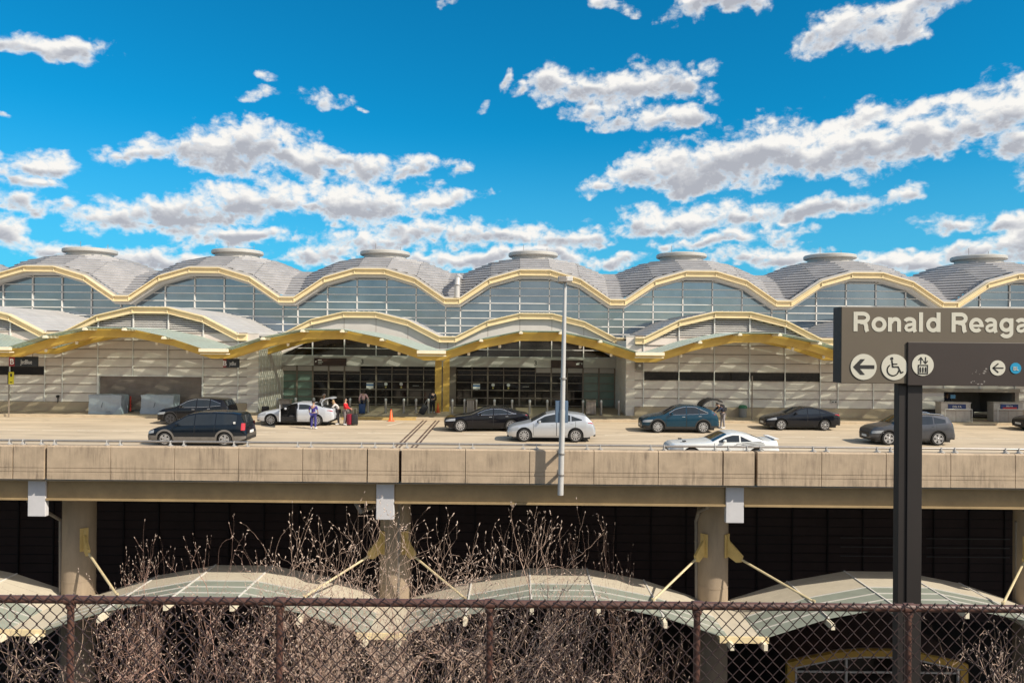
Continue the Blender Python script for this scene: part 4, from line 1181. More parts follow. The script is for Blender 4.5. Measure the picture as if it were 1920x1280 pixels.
    if clad:
        for side in (-1, 1):
            for w in C.wheels:
                q = MB(); r0, r1 = C.wr + .06, C.wr + .06 + clad[0]; n = 16
                for i in range(n + 1):
                    a = PI * (-.04 + 1.08 * i / n)
                    for rr in (r0, r1):
                        x, z = w + rr * math.cos(a), C.wr + rr * math.sin(a); xx = min(max(x, .02), C.L - .02)
                        q.v.append((xx, side * (C.y(xx, z) + .014), z))
                for i in range(n): q.f.append([2 * i, 2 * i + 1, 2 * i + 3, 2 * i + 2]); q.m.append(0)
                out(q, 'wheel_arch_trim', clad[2])
            g = C.patch(C.wheels[0] + C.wr + .1, C.wheels[1] - C.wr - .1, lambda x: C.sill, lambda x: C.sill + clad[1], .013, side, nz=3); out(g, 'side_cladding', clad[2])
            if clad[3]:
                g = C.patch(.02, C.wheels[0] - C.wr - .1, lambda x: C.zl(x), lambda x: C.sill + clad[1] + .05, .013, side, nz=3, n=5); out(g, 'bumper_trim', clad[2])
                g = C.patch(C.wheels[1] + C.wr + .1, C.L - .02, lambda x: C.zl(x), lambda x: C.sill + clad[1] + .05, .013, side, nz=3, n=5); out(g, 'bumper_trim', clad[2])
    if rails:
        for side in (-1, 1):
            q = MB(); xa, xb_ = rails; n = 8
            pts = [(xa + (xb_ - xa) * i / n, side * (C.hr(xa + (xb_ - xa) * i / n) - .07), C.tz(xa + (xb_ - xa) * i / n) + (.035 if 0 < i < n else -.02)) for i in range(n + 1)]
            q.path(pts, .018, n=6); out(q, 'roof_rail', M['chrome'])
    ty, rm, dk = wheel_mb(C.wr, .21, spokes, twin)
    for w in C.wheels:
        for side in (-1, 1):
            base = MB(); base.v = list(dk.v); base.f = list(dk.f); base.m = list(dk.m)
            h_ = base.build('wheel', M['cblack'], t); h_.location = (w - Lh, side * (C.hw0 - .125), C.wr)
            for nm, src, mm in (('tyre', ty, M['tyre']), ('rim', rm, M[rim])):
                q = MB(); q.v = list(src.v); q.f = list(src.f); q.m = list(src.m); q.build(nm, mm, h_, smooth=nm == 'tyre')
    if extra: extra(t, C, out, body)
    return t

def cz(y): return deck_z(y) + .003
CG = 'cars on the upper road'

# silver crossover estate, near lane, behind the light pole
C = Car(4.80, 1.90, [(0, .60), (.06, .74), (.35, .88), (1.15, 1.06), (1.30, 1.10), (2.05, 1.50), (2.55, 1.61), (3.2, 1.60), (3.9, 1.53), (4.22, 1.46), (4.30, 1.43), (4.66, 1.06), (4.74, .90), (4.80, .70)],
        [(0, .55), (.1, .70), (.8, .90), (1.3, .99), (3.0, 1.06), (4.2, 1.16), (4.6, 1.05), (4.8, .66)], (.93, 3.71), .36)
make_car('silver_crossover', 'silver crossover estate in the near lane, partly behind the tall light pole', (2.0, 40.0 + .95, cz(41)), 0, C, paint('silver_paint', (.55, .57, .60), .55, .3),
         dict(ws=1.28, we=2.12, rs=4.30, re=4.62, side=[(1.62, 2.62), (2.70, 3.42), (3.48, 4.05)], cut=(3.3, .32)), [(1.42, 2.66), (2.68, 3.70)], spokes=10, tail=(.42, 0, .92, 1.08))

# teal hatch crossover with raised tailgate
C = Car(4.62, 1.88, [(0, .66), (.06, .80), (.4, .96), (1.1, 1.08), (1.28, 1.12), (2.0, 1.52), (2.5, 1.65), (3.1, 1.64), (3.7, 1.56), (4.15, 1.40), (4.45, 1.16), (4.55, 1.0), (4.62, .72)],
        [(0, .62), (.1, .76), (.8, .96), (1.3, 1.04), (3.2, 1.10), (4.2, 1.16), (4.5, 1.02), (4.62, .68)], (.92, 3.63), .36)
def tailgate(t, C, out, body):
    q = MB()
    # lid swung up and back from the hinge at the end of the roof
    pts = [(3.62, 1.60), (3.74, 1.78), (3.95, 1.93), (4.25, 2.03), (4.6, 2.0), (4.88, 1.88)]
    for i, (x, z) in enumerate(pts):
        w_ = .62 - .02 * i
        for s in (-1, 1): q.v += [(x, s * w_, z), (x + .02, s * w_, z - .09)]
    for i in range(len(pts) - 1):
        a = 4 * i; q.f += [[a, a + 2, a + 6, a + 4], [a + 1, a + 3, a + 7, a + 5], [a, a + 1, a + 5, a + 4], [a + 2, a + 3, a + 7, a + 6]]; q.m += [0] * 4
    q.f += [[0, 1, 3, 2], [20, 21, 23, 22]]; q.m += [0, 0]
    lid = out(q, 'tailgate', M['cblack'])
    q = MB(); q.box(4.3, 4.42, -.3, .3, 1.94, 1.98); out(q, 'plate_recess', M['plate'], lid, smooth=False)
    for s in (-1, 1):
        q = MB(); q.tube((3.9, s * .56, 1.42), (4.15, s * .56, 1.93), .014, n=6); out(q, 'gas_strut', M['steel'])
    q = MB(); q.v = [(3.66, -.6, 1.565), (3.66, .6, 1.565), (4.46, .66, 1.12), (4.46, -.66, 1.12)]; q.v = [(x + .015, y, z + .035) for x, y, z in q.v]; q.f = [[0, 1, 2, 3]]; q.m = [0]
    out(q, 'boot_opening', M['cblack'])
te = make_car('teal_crossover', 'dark teal crossover with its tailgate raised at the far kerb', (9.95, 44.2 + .94, cz(45)), 0, C, paint('teal_paint', (.006, .045, .080), .3, .25),
         dict(ws=1.26, we=2.05, rs=3.70, re=4.40, side=[(1.60, 2.60), (2.66, 3.36), (3.40, 3.92)], cut=(3.2, .42)), [(1.42, 2.62), (2.64, 3.60)], spokes=10, chrome=True,
         clad=(.07, .12, M['clad'], True), tail=(.34, 0, .98, 1.14), extra=tailgate)

# grey compact SUV at the right, crossed by the sign post
C = Car(4.57, 1.84, [(0, .66), (.06, .82), (.4, .98), (1.05, 1.10), (1.20, 1.14), (1.85, 1.54), (2.35, 1.66), (3.1, 1.67), (3.9, 1.62), (4.12, 1.58), (4.18, 1.54), (4.45, 1.14), (4.52, .95), (4.57, .70)],
        [(0, .62), (.1, .78), (.8, .98), (1.2, 1.04), (3.0, 1.10), (4.1, 1.20), (4.4, 1.08), (4.57, .66)], (.90, 3.56), .37)
make_car('grey_suv', 'grey compact SUV with silver roof rails, crossed by the brown sign post', (21.6, 40.0 + .92, cz(41)), 0, C, paint('grey_paint', (.085, .088, .10), .5, .3),
         dict(ws=1.20, we=1.95, rs=4.18, re=4.44, side=[(1.5, 2.45), (2.52, 3.30), (3.36, 3.98)], cut=(3.3, .22)), [(1.32, 2.48), (2.50, 3.46)], spokes=5,
         clad=(.06, .10, M['clad'], True), rails=(2.2, 3.95), tail=(.36, 0, 1.02, 1.20))

# dark minivan, left
C = Car(5.10, 1.84, [(0, .62), (.06, .76), (.4, .90), (.95, 1.02), (1.10, 1.06), (2.05, 1.60), (2.5, 1.70), (3.4, 1.74), (4.3, 1.72), (4.68, 1.66), (4.78, 1.58), (4.98, 1.10), (5.05, .90), (5.10, .66)],
        [(0, .56), (.1, .70), (.8, .90), (1.1, .97), (2.6, 1.02), (4.6, 1.06), (4.9, 1.0), (5.10, .62)], (.98, 4.02), .34, sill=.24)
def vanx(t, C, out, body):
    for side in (-1, 1):
        g = C.patch(C.L - .26, C.L - .08, lambda x: .80, lambda x: 1.16, .014, side, n=4, nz=3); out(g, 'taillight', M['tail'])
    q = MB(); q.box(C.L - .62, C.L - .52, -C.hw0 - .0, -C.hw0 + .035, 1.14, 1.24); q.v = [(x, y + .10 * 0 - .0, z) for x, y, z in q.v]; out(q, 'fuel_sticker', M['plate'], smooth=False)
make_car('dark_minivan', 'dark blue minivan with grey lower cladding close behind the parapet on the left', (-16.25, 37.6 + .93, cz(38.5)), 0, C, paint('midnight_paint', (.006, .011, .019), .3, .22),
         dict(ws=1.14, we=2.15, rs=4.80, re=4.98, side=[(1.5, 2.45), (2.50, 3.52), (3.56, 4.60)]), [(1.36, 2.48), (2.50, 3.50)], spokes=5, tail=(.2, 0, .9, 1.05),
         clad=(.10, .22, mat('grey_cladding', (.17, .155, .14), .6), True), head=(.02, .40, .58, .76), extra=vanx)

# black SUV at the kerb behind the minivan
C = Car(4.60, 1.855, [(0, .66), (.06, .80), (.4, .98), (1.1, 1.10), (1.22, 1.13), (1.95, 1.56), (2.4, 1.68), (3.2, 1.68), (3.9, 1.62), (4.15, 1.58), (4.22, 1.52), (4.48, 1.14), (4.55, .95), (4.60, .70)],
        [(0, .62), (.1, .76), (.8, .98), (1.2, 1.03), (3.0, 1.08), (4.1, 1.18), (4.45, 1.05), (4.60, .66)], (.92, 3.58), .36)
make_car('black_suv', 'black SUV with chrome window strip at the far kerb behind the minivan', (-20.1, 46.0 + .93, cz(47)), 0, C, paint('black_paint', (.006, .006, .008), .2, .2),
         dict(ws=1.22, we=2.0, rs=4.22, re=4.46, side=[(1.5, 2.52), (2.58, 3.36), (3.42, 4.05)], cut=(3.4, .35)), [(1.34, 2.54), (2.56, 3.5)], spokes=5, twin=True, rim='rim_d', chrome=True,
         clad=(.06, .10, M['clad'], False), tail=(.36, 0, 1.02, 1.2))

# white sedan with open door and boot
C = Car(4.85, 1.86, [(0, .58), (.05, .70), (.3, .82), (1.25, 1.00), (1.45, 1.04), (2.15, 1.36), (2.6, 1.45), (3.1, 1.44), (3.6, 1.36), (4.15, 1.17), (4.5, 1.10), (4.74, 1.08), (4.80, .98), (4.85, .72)],
        [(0, .53), (.1, .66), (.8, .84), (1.4, .95), (3.0, .99), (4.2, 1.06), (4.7, 1.0), (4.85, .68)], (.93, 3.77), .34)
def sonata(t, C, out, body):
    # cabin seen through the open doorway
    q = MB(); q.box(1.45, 2.55, -.30, -.28, .30, 1.30); q.box(1.45, 2.6, -.85, -.30, .29, .33); q.box(1.4, 1.44, -.80, .3, .33, .95); q.box(2.60, 2.62, -.88, 0, .33, 1.3)
    cab = out(q, 'cabin', M['cblack'], smooth=False)
    q = MB(); q.bev(2.02, 2.50, -.75, -.34, .48, .62, .05); q.bev(2.38, 2.56, -.74, -.36, .6, 1.18, .06); q.bev(2.44, 2.54, -.64, -.46, 1.18, 1.34, .04); out(q, 'front_seat', M['seatc'], cab)
    q = MB(); n = 18; ps = [(1.92 + .06 * math.sin(2 * PI * i / n), -.52 + .18 * math.cos(2 * PI * i / n), .92 + .17 * math.sin(2 * PI * i / n)) for i in range(n + 1)]; q.path(ps, .015, n=5); out(q, 'steering_wheel', M['cblack'], cab)
    # the open front door, hinged at its leading edge
    a = R(72)
    hx, hy = 1.45, -C.hw(1.45) + .02
    dm_ = MB(); n = 10
    Ld = 1.14
    for th, yo in ((0, 0), (1, .10)):
        pass
    def dp(u, w_, z): return (hx + u * math.cos(a) - w_ * math.sin(a) * -1, hy - u * math.sin(a) + w_ * math.cos(a), z)
    us = [i / n * Ld for i in range(n + 1)]
    for u_ in us:
        for w_ in (0, .09):
            for z in (.36, .6, .8, .97): dm_.v.append(dp(u_, w_, z))
    for i in range(n):
        for wv in (0, 4):
            for j in range(3): k = i * 8 + wv + j; dm_.f.append([k, k + 8, k + 9, k + 1]); dm_.m.append(0)
        for k in (i * 8, i * 8 + 3): dm_.f.append([k, k + 8, k + 12, k + 4]); dm_.m.append(0)
    for e in (0, n * 8):
        for j in range(3): dm_.f.append([e + j, e + j + 1, e + j + 5, e + j + 4]); dm_.m.append(0)
    d = out(dm_, 'open_door', body.data.materials[0])
    d['label'] = 'open front door swung out towards the parapet'
    q = MB(); fr = [dp(.05, .045, .97), dp(.40, .045, 1.22), dp(.8, .045, 1.36), dp(1.12, .045, 1.34), dp(Ld, .045, .97)]; q.path(fr, .022, n=6); out(q, 'door_frame', body.data.materials[0], d)
    q = MB(); q.add([dp(.09, .045, .98), dp(.42, .045, 1.20), dp(.8, .045, 1.34), dp(1.1, .045, 1.32), dp(1.12, .045, .98)], [(0, 1, 2, 3, 4)]); out(q, 'door_glass', M['cglass2'], d, smooth=False)
    q = MB(); q.add([dp(.1, .095, .4), dp(1.05, .095, .4), dp(1.05, .095, .9), dp(.1, .095, .9)], [(0, 1, 2, 3)]); out(q, 'door_lining', M['seatc'], d, smooth=False)
    # boot lid up
    q = MB(); pts = [(4.02, 1.22), (3.98, 1.38), (4.06, 1.56), (4.25, 1.70), (4.50, 1.74), (4.66, 1.70)]
    for i, (x, z) in enumerate(pts):
        for s in (-1, 1): q.v += [(x, s * .58, z), (x + .04, s * .58, z - .05)]
    for i in range(len(pts) - 1):
        k = 4 * i; q.f += [[k, k + 2, k + 6, k + 4], [k + 1, k + 3, k + 7, k + 5], [k, k + 1, k + 5, k + 4], [k + 2, k + 3, k + 7, k + 6]]; q.m += [0] * 4
    q.f += [[0, 1, 3, 2], [20, 21, 23, 22]]; q.m += [0, 0]
    out(q, 'boot_lid', body.data.materials[0])
    q = MB(); q.v = [(4.12, -.6, 1.20), (4.12, .6, 1.20), (4.74, .6, 1.09), (4.74, -.6, 1.09)]; q.f = [[0, 1, 2, 3]]; q.m = [0]; out(q, 'boot_opening', M['cblack'], smooth=False)
make_car('white_sedan', 'pearl white sedan with its front door and boot open at the far kerb', (-13.7, 46.0 + .93, cz(47)), 0, C, paint('pearl_paint', (.58, .60, .64), .3, .28),
         dict(ws=1.42, we=2.2, rs=3.55, re=4.15, side=[(1.75, 2.62), (2.68, 3.40), (3.44, 3.92)], cut=(3.3, .40)), [(1.45, 2.60), (2.62, 3.50)], spokes=10, tail=(.42, 0, .86, .97), open_door=True, extra=sonata)

# black luxury saloon nosing out from the kerb
C = Car(5.12, 1.90, [(0, .62), (.05, .74), (.3, .86), (1.4, 1.00), (1.62, 1.04), (2.35, 1.36), (2.8, 1.45), (3.3, 1.44), (3.9, 1.34), (4.45, 1.15), (4.8, 1.08), (5.0, 1.05), (5.08, .94), (5.12, .70)],
        [(0, .56), (.1, .70), (.9, .86), (1.6, .95), (3.2, 1.0), (4.4, 1.04), (4.9, .98), (5.12, .66)], (.92, 3.95), .36)
def jag(t, C, out, body):
    q = MB(); q.box(-.03, .0, -.36, .36, .46, .74); out(q, 'grille_frame', M['chrome'], smooth=False)
    q = MB(); q.box(-.036, -.03, -.32, .32, .49, .71); out(q, 'grille_mesh', M['cblack'], smooth=False)
make_car('black_saloon', 'black luxury saloon with chrome window surround nosing out in front of the silver crossover', (-1.68, 43.9 + 1.05, cz(45)), R(6), C, paint('ink_paint', (.008, .008, .012), .4, .15),
         dict(ws=1.60, we=2.4, rs=3.85, re=4.45, side=[(1.95, 2.86), (2.92, 3.70), (3.74, 4.25)], cut=(3.5, .38)), [(1.66, 2.88), (2.90, 3.86)], spokes=10, chrome=True, tail=(.30, 0, .84, 1.0), extra=jag)

# black compact sedan in the far lane on the right
C = Car(4.63, 1.78, [(0, .58), (.05, .70), (.3, .82), (1.15, 1.00), (1.35, 1.04), (2.05, 1.36), (2.45, 1.44), (2.95, 1.43), (3.5, 1.33), (4.0, 1.16), (4.35, 1.10), (4.54, 1.08), (4.59, .98), (4.63, .72)],
        [(0, .53), (.1, .66), (.8, .84), (1.35, .94), (2.9, .98), (4.0, 1.05), (4.5, 1.0), (4.63, .68)], (.90, 3.60), .335)
sed = make_car('black_sedan', 'black compact sedan with bright wheels in the far lane left of the sign post', (17.95, 45.9 + .89, cz(47)), 0, C, paint('blue_black_paint', (.009, .011, .017), .3, .2),
         dict(ws=1.33, we=2.12, rs=3.42, re=3.98, side=[(1.64, 2.50), (2.56, 3.25), (3.29, 3.72)], cut=(3.1, .40)), [(1.36, 2.52), (2.54, 3.40)], spokes=8, twin=True, tail=(.40, 0, .86, 1.0))
dup(sed, (34.35, 47.2, cz(47)), 0, 'black sedan cut off by the right edge at the far kerb', CG)

# white sports coupe close behind the parapet
C = Car(5.02, 1.92, [(0, .66), (.04, .80), (.25, .92), (1.7, 1.02), (1.95, 1.06), (2.55, 1.36), (2.85, 1.44), (3.25, 1.44), (3.8, 1.32), (4.25, 1.14), (4.5, 1.10), (4.88, 1.14), (4.94, 1.10), (4.98, .96), (5.02, .70)],
        [(0, .62), (.08, .76), (.9, .92), (1.9, .97), (3.2, 1.0), (3.9, 1.04), (4.8, 1.02), (5.02, .66)], (1.0, 3.95), .36)
def coupe(t, C, out, body):
    for i, (dz, x0, x1) in enumerate(((0, 3.0, 4.15), (-.06, 2.9, 4.25), (-.12, 2.75, 4.3))):
        for side in (-1, 1):
            g = C.patch(x0, x1, lambda x: C.bz(x) - .06 + dz + .05 * (x - 3) , lambda x: C.bz(x) - .035 + dz + .05 * (x - 3), .010, side, nz=1); out(g, 'side_stripe', M['clad'])
    q = MB(); q.cbox((.75, -.45, 1.0), .16, .1, .05); q.cbox((.75, .45, 1.0), .16, .1, .05); out(q, 'bonnet_scoops', M['cblack'], smooth=False)
    q = MB(); q.box(4.78, 5.0, -.74, .74, 1.15, 1.18); out(q, 'spoiler', M['white'], smooth=False)
make_car('white_coupe', 'white sports coupe with grey side stripes close behind the parapet', (9.55, 33.5 + .96, cz(34.5)), 0, C, paint('white_car_paint', (.78, .79, .77), .1, .25),
         dict(ws=1.93, we=2.62, rs=3.75, re=4.30, side=[(2.22, 3.15), (3.22, 3.80)], cut=(3.15, .46), mir=.22), [(2.02, 3.30)], spokes=5, tail=(.2, 0, .86, 1.0), extra=coupe)
# ------------------------------------------------------------------ people
def skinned(name, verts, edges, rad, m, parent, root=0, sub=1, branch_smooth=.6):
    me = bpy.data.meshes.new(name); me.from_pydata(verts, edges, [])
    o = bpy.data.objects.new(name, me); COL.objects.link(o)
    md = o.modifiers.new('skin', 'SKIN'); md.branch_smoothing = branch_smooth; md.use_smooth_shade = True
    for i, sv in enumerate(me.skin_vertices[0].data):
        r = rad[i]; sv.radius = (r, r) if not isinstance(r, tuple) else r; sv.use_root = i == root
    s2 = o.modifiers.new('sub', 'SUBSURF'); s2.levels = sub; s2.render_levels = sub
    bpy.context.view_layer.update()
    dg = bpy.context.evaluated_depsgraph_get()
    m2 = bpy.data.meshes.new_from_object(o.evaluated_get(dg)); m2.shade_smooth()
    o.modifiers.clear(); o.data = m2; bpy.data.meshes.remove(me); m2.name = name
    m2.materials.clear(); m2.materials.append(m); o.parent = parent
    return o

def cloth(name, col): return mat(name, col, .85, var=.12, vs=12, bump=.2, bs=20)
HAIR = mat('dark_hair', (.025, .016, .012), .6, bump=.4, bs=60)

def person(label, loc, rz, pose=None, top=(.3, .3, .3), legs=(.03, .03, .05), shoe=(.6, .6, .6), skin='skin', hair='short', sleeves='long', h=1.72, hairmat=None, shorts=False, pants_rad=1.0, group=None):
    t = thing('person', label, 'person', loc, rz, group)
    J = {'pelvis': (0, 0, .95), 'spine': (0, 0, 1.14), 'chest': (0, 0, 1.33), 'neck': (0, 0, 1.50), 'h0': (0, -.01, 1.575), 'h1': (0, -.02, 1.64), 'h2': (0, -.01, 1.71)}
    for s, n in ((-1, 'l'), (1, 'r')):
        J.update({'sh' + n: (s * .175, 0, 1.41), 'el' + n: (s * .235, .02, 1.14), 'wr' + n: (s * .24, -.06, .90),
                  'hp' + n: (s * .095, 0, .90), 'kn' + n: (s * .11, -.02, .50), 'an' + n: (s * .115, .03, .09), 'to' + n: (s * .13, -.15, .035)})
    if pose: J.update(pose)
    k = h / 1.76
    J = {a: Vector(b) * k for a, b in J.items()}
    # hands: palm, four fingers and a thumb each
    for n, s in (('l', -1), ('r', 1)):
        d = (J['wr' + n] - J['el' + n]).normalized(); side = Vector((0, 1, 0)).cross(d).normalized() if abs(d.y) < .9 else Vector((1, 0, 0))
        acr = d.cross(side).normalized()
        J['pa' + n] = J['wr' + n] + d * .075
        for i in range(4):
            b0 = J['pa' + n] + acr * (.027 - .018 * i)
            J['f%da%s' % (i, n)] = b0 + d * .035; J['f%db%s' % (i, n)] = b0 + d * (.075 - .006 * abs(i - 1)) + side * .018
        J['t0' + n] = J['wr' + n] + d * .035 + acr * .03; J['t1' + n] = J['wr' + n] + d * .075 + acr * .052
    names = list(J); ix = {a: i for i, a in enumerate(names)}
    rad = {'pelvis': (.135, .10), 'spine': (.12, .09), 'chest': (.145, .10), 'neck': .052, 'h0': .068, 'h1': .088, 'h2': .066}
    for n in 'lr':
        rad.update({'sh' + n: .058, 'el' + n: .042, 'wr' + n: .028, 'pa' + n: (.036, .018), 'hp' + n: .085, 'kn' + n: .058, 'an' + n: .04, 'to' + n: .036, 't0' + n: .011, 't1' + n: .009})
        for i in range(4): rad['f%da%s' % (i, n)] = .0095; rad['f%db%s' % (i, n)] = .008
    E = [('pelvis', 'spine'), ('spine', 'chest'), ('chest', 'neck'), ('neck', 'h0'), ('h0', 'h1'), ('h1', 'h2')]
    for n in 'lr':
        E += [('chest', 'sh' + n), ('sh' + n, 'el' + n), ('el' + n, 'wr' + n), ('wr' + n, 'pa' + n), ('pelvis', 'hp' + n), ('hp' + n, 'kn' + n), ('kn' + n, 'an' + n), ('an' + n, 'to' + n), ('wr' + n, 't0' + n), ('t0' + n, 't1' + n)]
        for i in range(4): E += [('pa' + n, 'f%da%s' % (i, n)), ('f%da%s' % (i, n), 'f%db%s' % (i, n))]
    sm = M[skin]
    skinned('body', [J[a] for a in names], [(ix[a], ix[b]) for a, b in E], [rad[a] for a in names], sm, t)
    def part(nm, js, ed, f, m, add=.0):
        jx = {a: i for i, a in enumerate(js)}
        rr = [tuple((x * f + add) for x in rad[a]) if isinstance(rad[a], tuple) else rad[a] * f + add for a in js]
        return skinned(nm, [J[a] for a in js], [(jx[a], jx[b]) for a, b in ed], rr, m, t)
    ends = 'wr' if sleeves == 'long' else 'el'
    js = ['pelvis', 'spine', 'chest', 'shl', 'shr', 'ell', 'elr']; ed = [('pelvis', 'spine'), ('spine', 'chest'), ('chest', 'shl'), ('chest', 'shr'), ('shl', 'ell'), ('shr', 'elr')]
    if sleeves == 'long': js += ['wrl', 'wrr']; ed += [('ell', 'wrl'), ('elr', 'wrr')]
    part('jacket' if sleeves == 'long' else 'shirt', js, ed, 1.14, cloth('top_cloth', top), .014)
    js = ['pelvis', 'hpl', 'hpr', 'knl', 'knr'] + ([] if shorts else ['anl', 'anr']); ed = [('pelvis', 'hpl'), ('pelvis', 'hpr'), ('hpl', 'knl'), ('hpr', 'knr')] + ([] if shorts else [('knl', 'anl'), ('knr', 'anr')])
    part('trousers', js, ed, 1.10 * pants_rad, cloth('leg_cloth', legs), .012)
    for n in 'lr':
        a, b = J['an' + n], J['to' + n]; q = MB(); q.tube(a + Vector((0, 0, -.02)), b + Vector((0, -.01, .01)), .055 * k, .042 * k, n=8)
        q.tube(a, a + (a - b) * .25 + Vector((0, 0, -.03)), .05 * k, .035 * k, n=8)
        q.v = [(v[0], v[1], max(.003, v[2])) for v in q.v]
        q.build('shoe', mat('shoe', shoe, .6), t, smooth=True)
    c = J['h1']
    hm = hairmat or HAIR
    q = MB(); bm = bmesh.new(); bmesh.ops.create_uvsphere(bm, u_segments=14, v_segments=10, radius=.105)
    fw = (J['h2'] - J['h0']).normalized()
    for v in bm.verts:
        if v.co.y < -.03 and v.co.z < .045: v.co.y = -.03
        if v.co.z < -.04: v.co.z = -.04 - (.0 if hair == 'short' else .26 * min(1, (-.04 - v.co.z) / .06) * (1 if v.co.y > -.02 else .4))
    bm.verts.index_update()
    q.add([c + Vector((0, .012, .022)) + v.co * k for v in bm.verts], [[v.index for v in f.verts] for f in bm.faces]); bm.free()
    q.build('hair', hm, t, smooth=True, angle=80)
    # face
    q = MB(); f0 = c + Vector((0, -.092, -.015)); q.lathe([(.004, .02), (.014, -.01), (.016, -.022), (.004, -.028)], f0, n=8); q.build('nose', sm, t, smooth=True)
    for s in (-1, 1):
        q = MB(); q.lathe([(.002, -.010), (.010, -.005), (.010, .005), (.002, .010)], c + Vector((s * .032, -.084, 0)), n=8); q.build('eye', M['ink'], t)
        q = MB(); q.lathe([(.004, -.024), (.014, -.012), (.014, .012), (.004, .024)], c + Vector((s * .09, .005, -.012)), n=8); q.build('ear', sm, t, smooth=True)
    q = MB(); q.cbox(c + Vector((0, -.080, -.056)), .04, .01, .008); q.build('mouth', mat('lips', (.30, .10, .08), .5), t)
    return t, J

def suitcase(label, loc, rz, col, w=.44, h=.66, d=.26, group='travel cases on the upper level', tilt=0):
    t = thing('suitcase', label, 'suitcase', loc, rz, group); t.rotation_euler = (0, tilt, rz)
    m = mat('case_shell', col, .5, var=.06)
    q = MB(); q.bev(-w / 2, w / 2, -d / 2, d / 2, .05, .05 + h, .045); q.build('shell', m, t, smooth=True)
    q = MB(); [q.bev(x - .012, x + .012, -d / 2 - .008, d / 2 + .008, .10, h, .006) for x in (-w * .3, -w * .1, w * .1, w * .3)]; q.build('ribs', m, t)
    for x in (-w / 2 + .05, w / 2 - .05):
        q = MB(); q.lathe([(.025, -.02), (.03, -.012), (.03, .012), (.025, .02)], (x, -d / 2 + .05, .03), n=12, axis='Y'); q.lathe([(.025, -.02), (.03, -.012), (.03, .012), (.025, .02)], (x, d / 2 - .05, .03), n=12, axis='Y'); q.build('wheel', M['rubber'], t)
    q = MB(); q.path([(-w * .28, 0, h + .05), (-w * .28, 0, h + .40), (w * .28, 0, h + .40), (w * .28, 0, h + .05)], .012, n=6); q.build('handle', M['steel'], t)
    return t

def gp(px, py, z=None, road=True):
    """point on the road or sidewalk seen at a pixel"""
    lo, hi = 29.0, 58.0
    for _ in range(40):
        d = (lo + hi) / 2; p = at(px, py, d)
        zz = cz(d) if d < KERB_Y else walk_z(d) + .003
        if p.z > zz: lo = d
        else: hi = d
    return Vector((p.x, p.y, zz))

p = gp(587, 804)
person('person in blue scrubs seen from behind beside the white sedan', p, R(170), dict(wrl=(-.20, -.22, 1.02), ell=(-.27, .0, 1.16), elr=(.30, -.02, 1.15), wrr=(.34, -.18, 1.02), knl=(-.13, -.04, .5), anl=(-.16, .06, .09), tol=(-.18, -.12, .035)),
       top=(.055, .035, .22), legs=(.05, .045, .20), shoe=(.75, .74, .72), sleeves='short', pants_rad=1.12)
p = gp(647, 797)
person('person in a red sweater and grey trousers standing at the open boot', p, R(80), dict(wrl=(-.10, -.36, 1.10), ell=(-.2, -.12, 1.15), wrr=(.20, -.30, 1.02), elr=(.24, -.05, 1.14)),
       top=(.62, .012, .02), legs=(.20, .17, .17), shoe=(.7, .7, .7))
p = gp(634, 796)
person('person with fair hair bending over the open boot of the sedan', p, R(-80), dict(chest=(0, -.16, 1.28), neck=(0, -.26, 1.41), h0=(0, -.31, 1.46), h1=(0, -.36, 1.50), h2=(0, -.38, 1.57), shl=(-.17, -.2, 1.34), shr=(.17, -.2, 1.34), ell=(-.22, -.36, 1.14), elr=(.22, -.36, 1.14), wrl=(-.18, -.5, 1.0), wrr=(.18, -.5, 1.0)),
       top=(.62, .58, .55), legs=(.04, .035, .04), shoe=(.75, .74, .72), hair='long', hairmat=mat('fair_hair', (.36, .24, .12), .6))
p = gp(607, 783)
person('person in a white top with dark strap standing behind the white sedan', p, R(20), dict(wrl=(-.16, -.28, 1.1), ell=(-.26, -.04, 1.17)), top=(.62, .56, .54), legs=(.03, .03, .04), skin='skin2', hairmat=mat('grey_hair', (.45, .38, .34), .7))
p = gp(681, 775)
person('woman with long dark hair in a pink and white top walking to the doors', p, R(160), dict(wrl=(-.36, -.10, 1.02), ell=(-.32, 0, 1.2), wrr=(.28, .08, .86), elr=(.27, .1, 1.14), knr=(.10, -.1, .52), anl=(-.11, .16, .12), tol=(-.12, .0, .04)),
       top=(.70, .42, .42), legs=(.02, .025, .05), shoe=(.3, .3, .3), hair='long')
p = gp(811, 774)
person('person in dark clothes pulling a case beside the yellow columns', p, R(190), dict(wrr=(.30, .22, .86), elr=(.27, .12, 1.12), wrl=(-.24, -.1, .9)), top=(.018, .018, .03), legs=(.016, .016, .022), shoe=(.5, .5, .5), hair='long')
p = gp(1355, 803)
t_, J_ = person('man in navy jacket and grey trousers leaning into the raised tailgate', p, R(-78), dict(spine=(0, -.06, 1.13), chest=(0, -.17, 1.29), neck=(0, -.29, 1.41), h0=(0, -.35, 1.45), h1=(0, -.42, 1.49), h2=(0, -.45, 1.56), shl=(-.18, -.2, 1.36), shr=(.18, -.2, 1.36), ell=(-.23, -.40, 1.16), elr=(.23, -.38, 1.16), wrl=(-.2, -.58, 1.08), wrr=(.2, -.56, 1.05), knl=(-.11, -.06, .5), anl=(-.12, -.08, .09), tol=(-.13, -.24, .035)),
       top=(.014, .022, .05), legs=(.30, .28, .29), shoe=(.7, .7, .7), h=1.78)
bp = thing('backpack', 'black backpack worn by the man at the raised tailgate', 'backpack', p + Vector((0, 0, 1.0)), R(-78))
q = MB(); q.bev(-.15, .15, -.04, .16, .08, .52, .06); q.v = [(x, y - .12 * (z - .1) / .4, z) for x, y, z in q.v]; q.build('sack', mat('backpack_cloth', (.02, .02, .025), .8), bp, smooth=True)
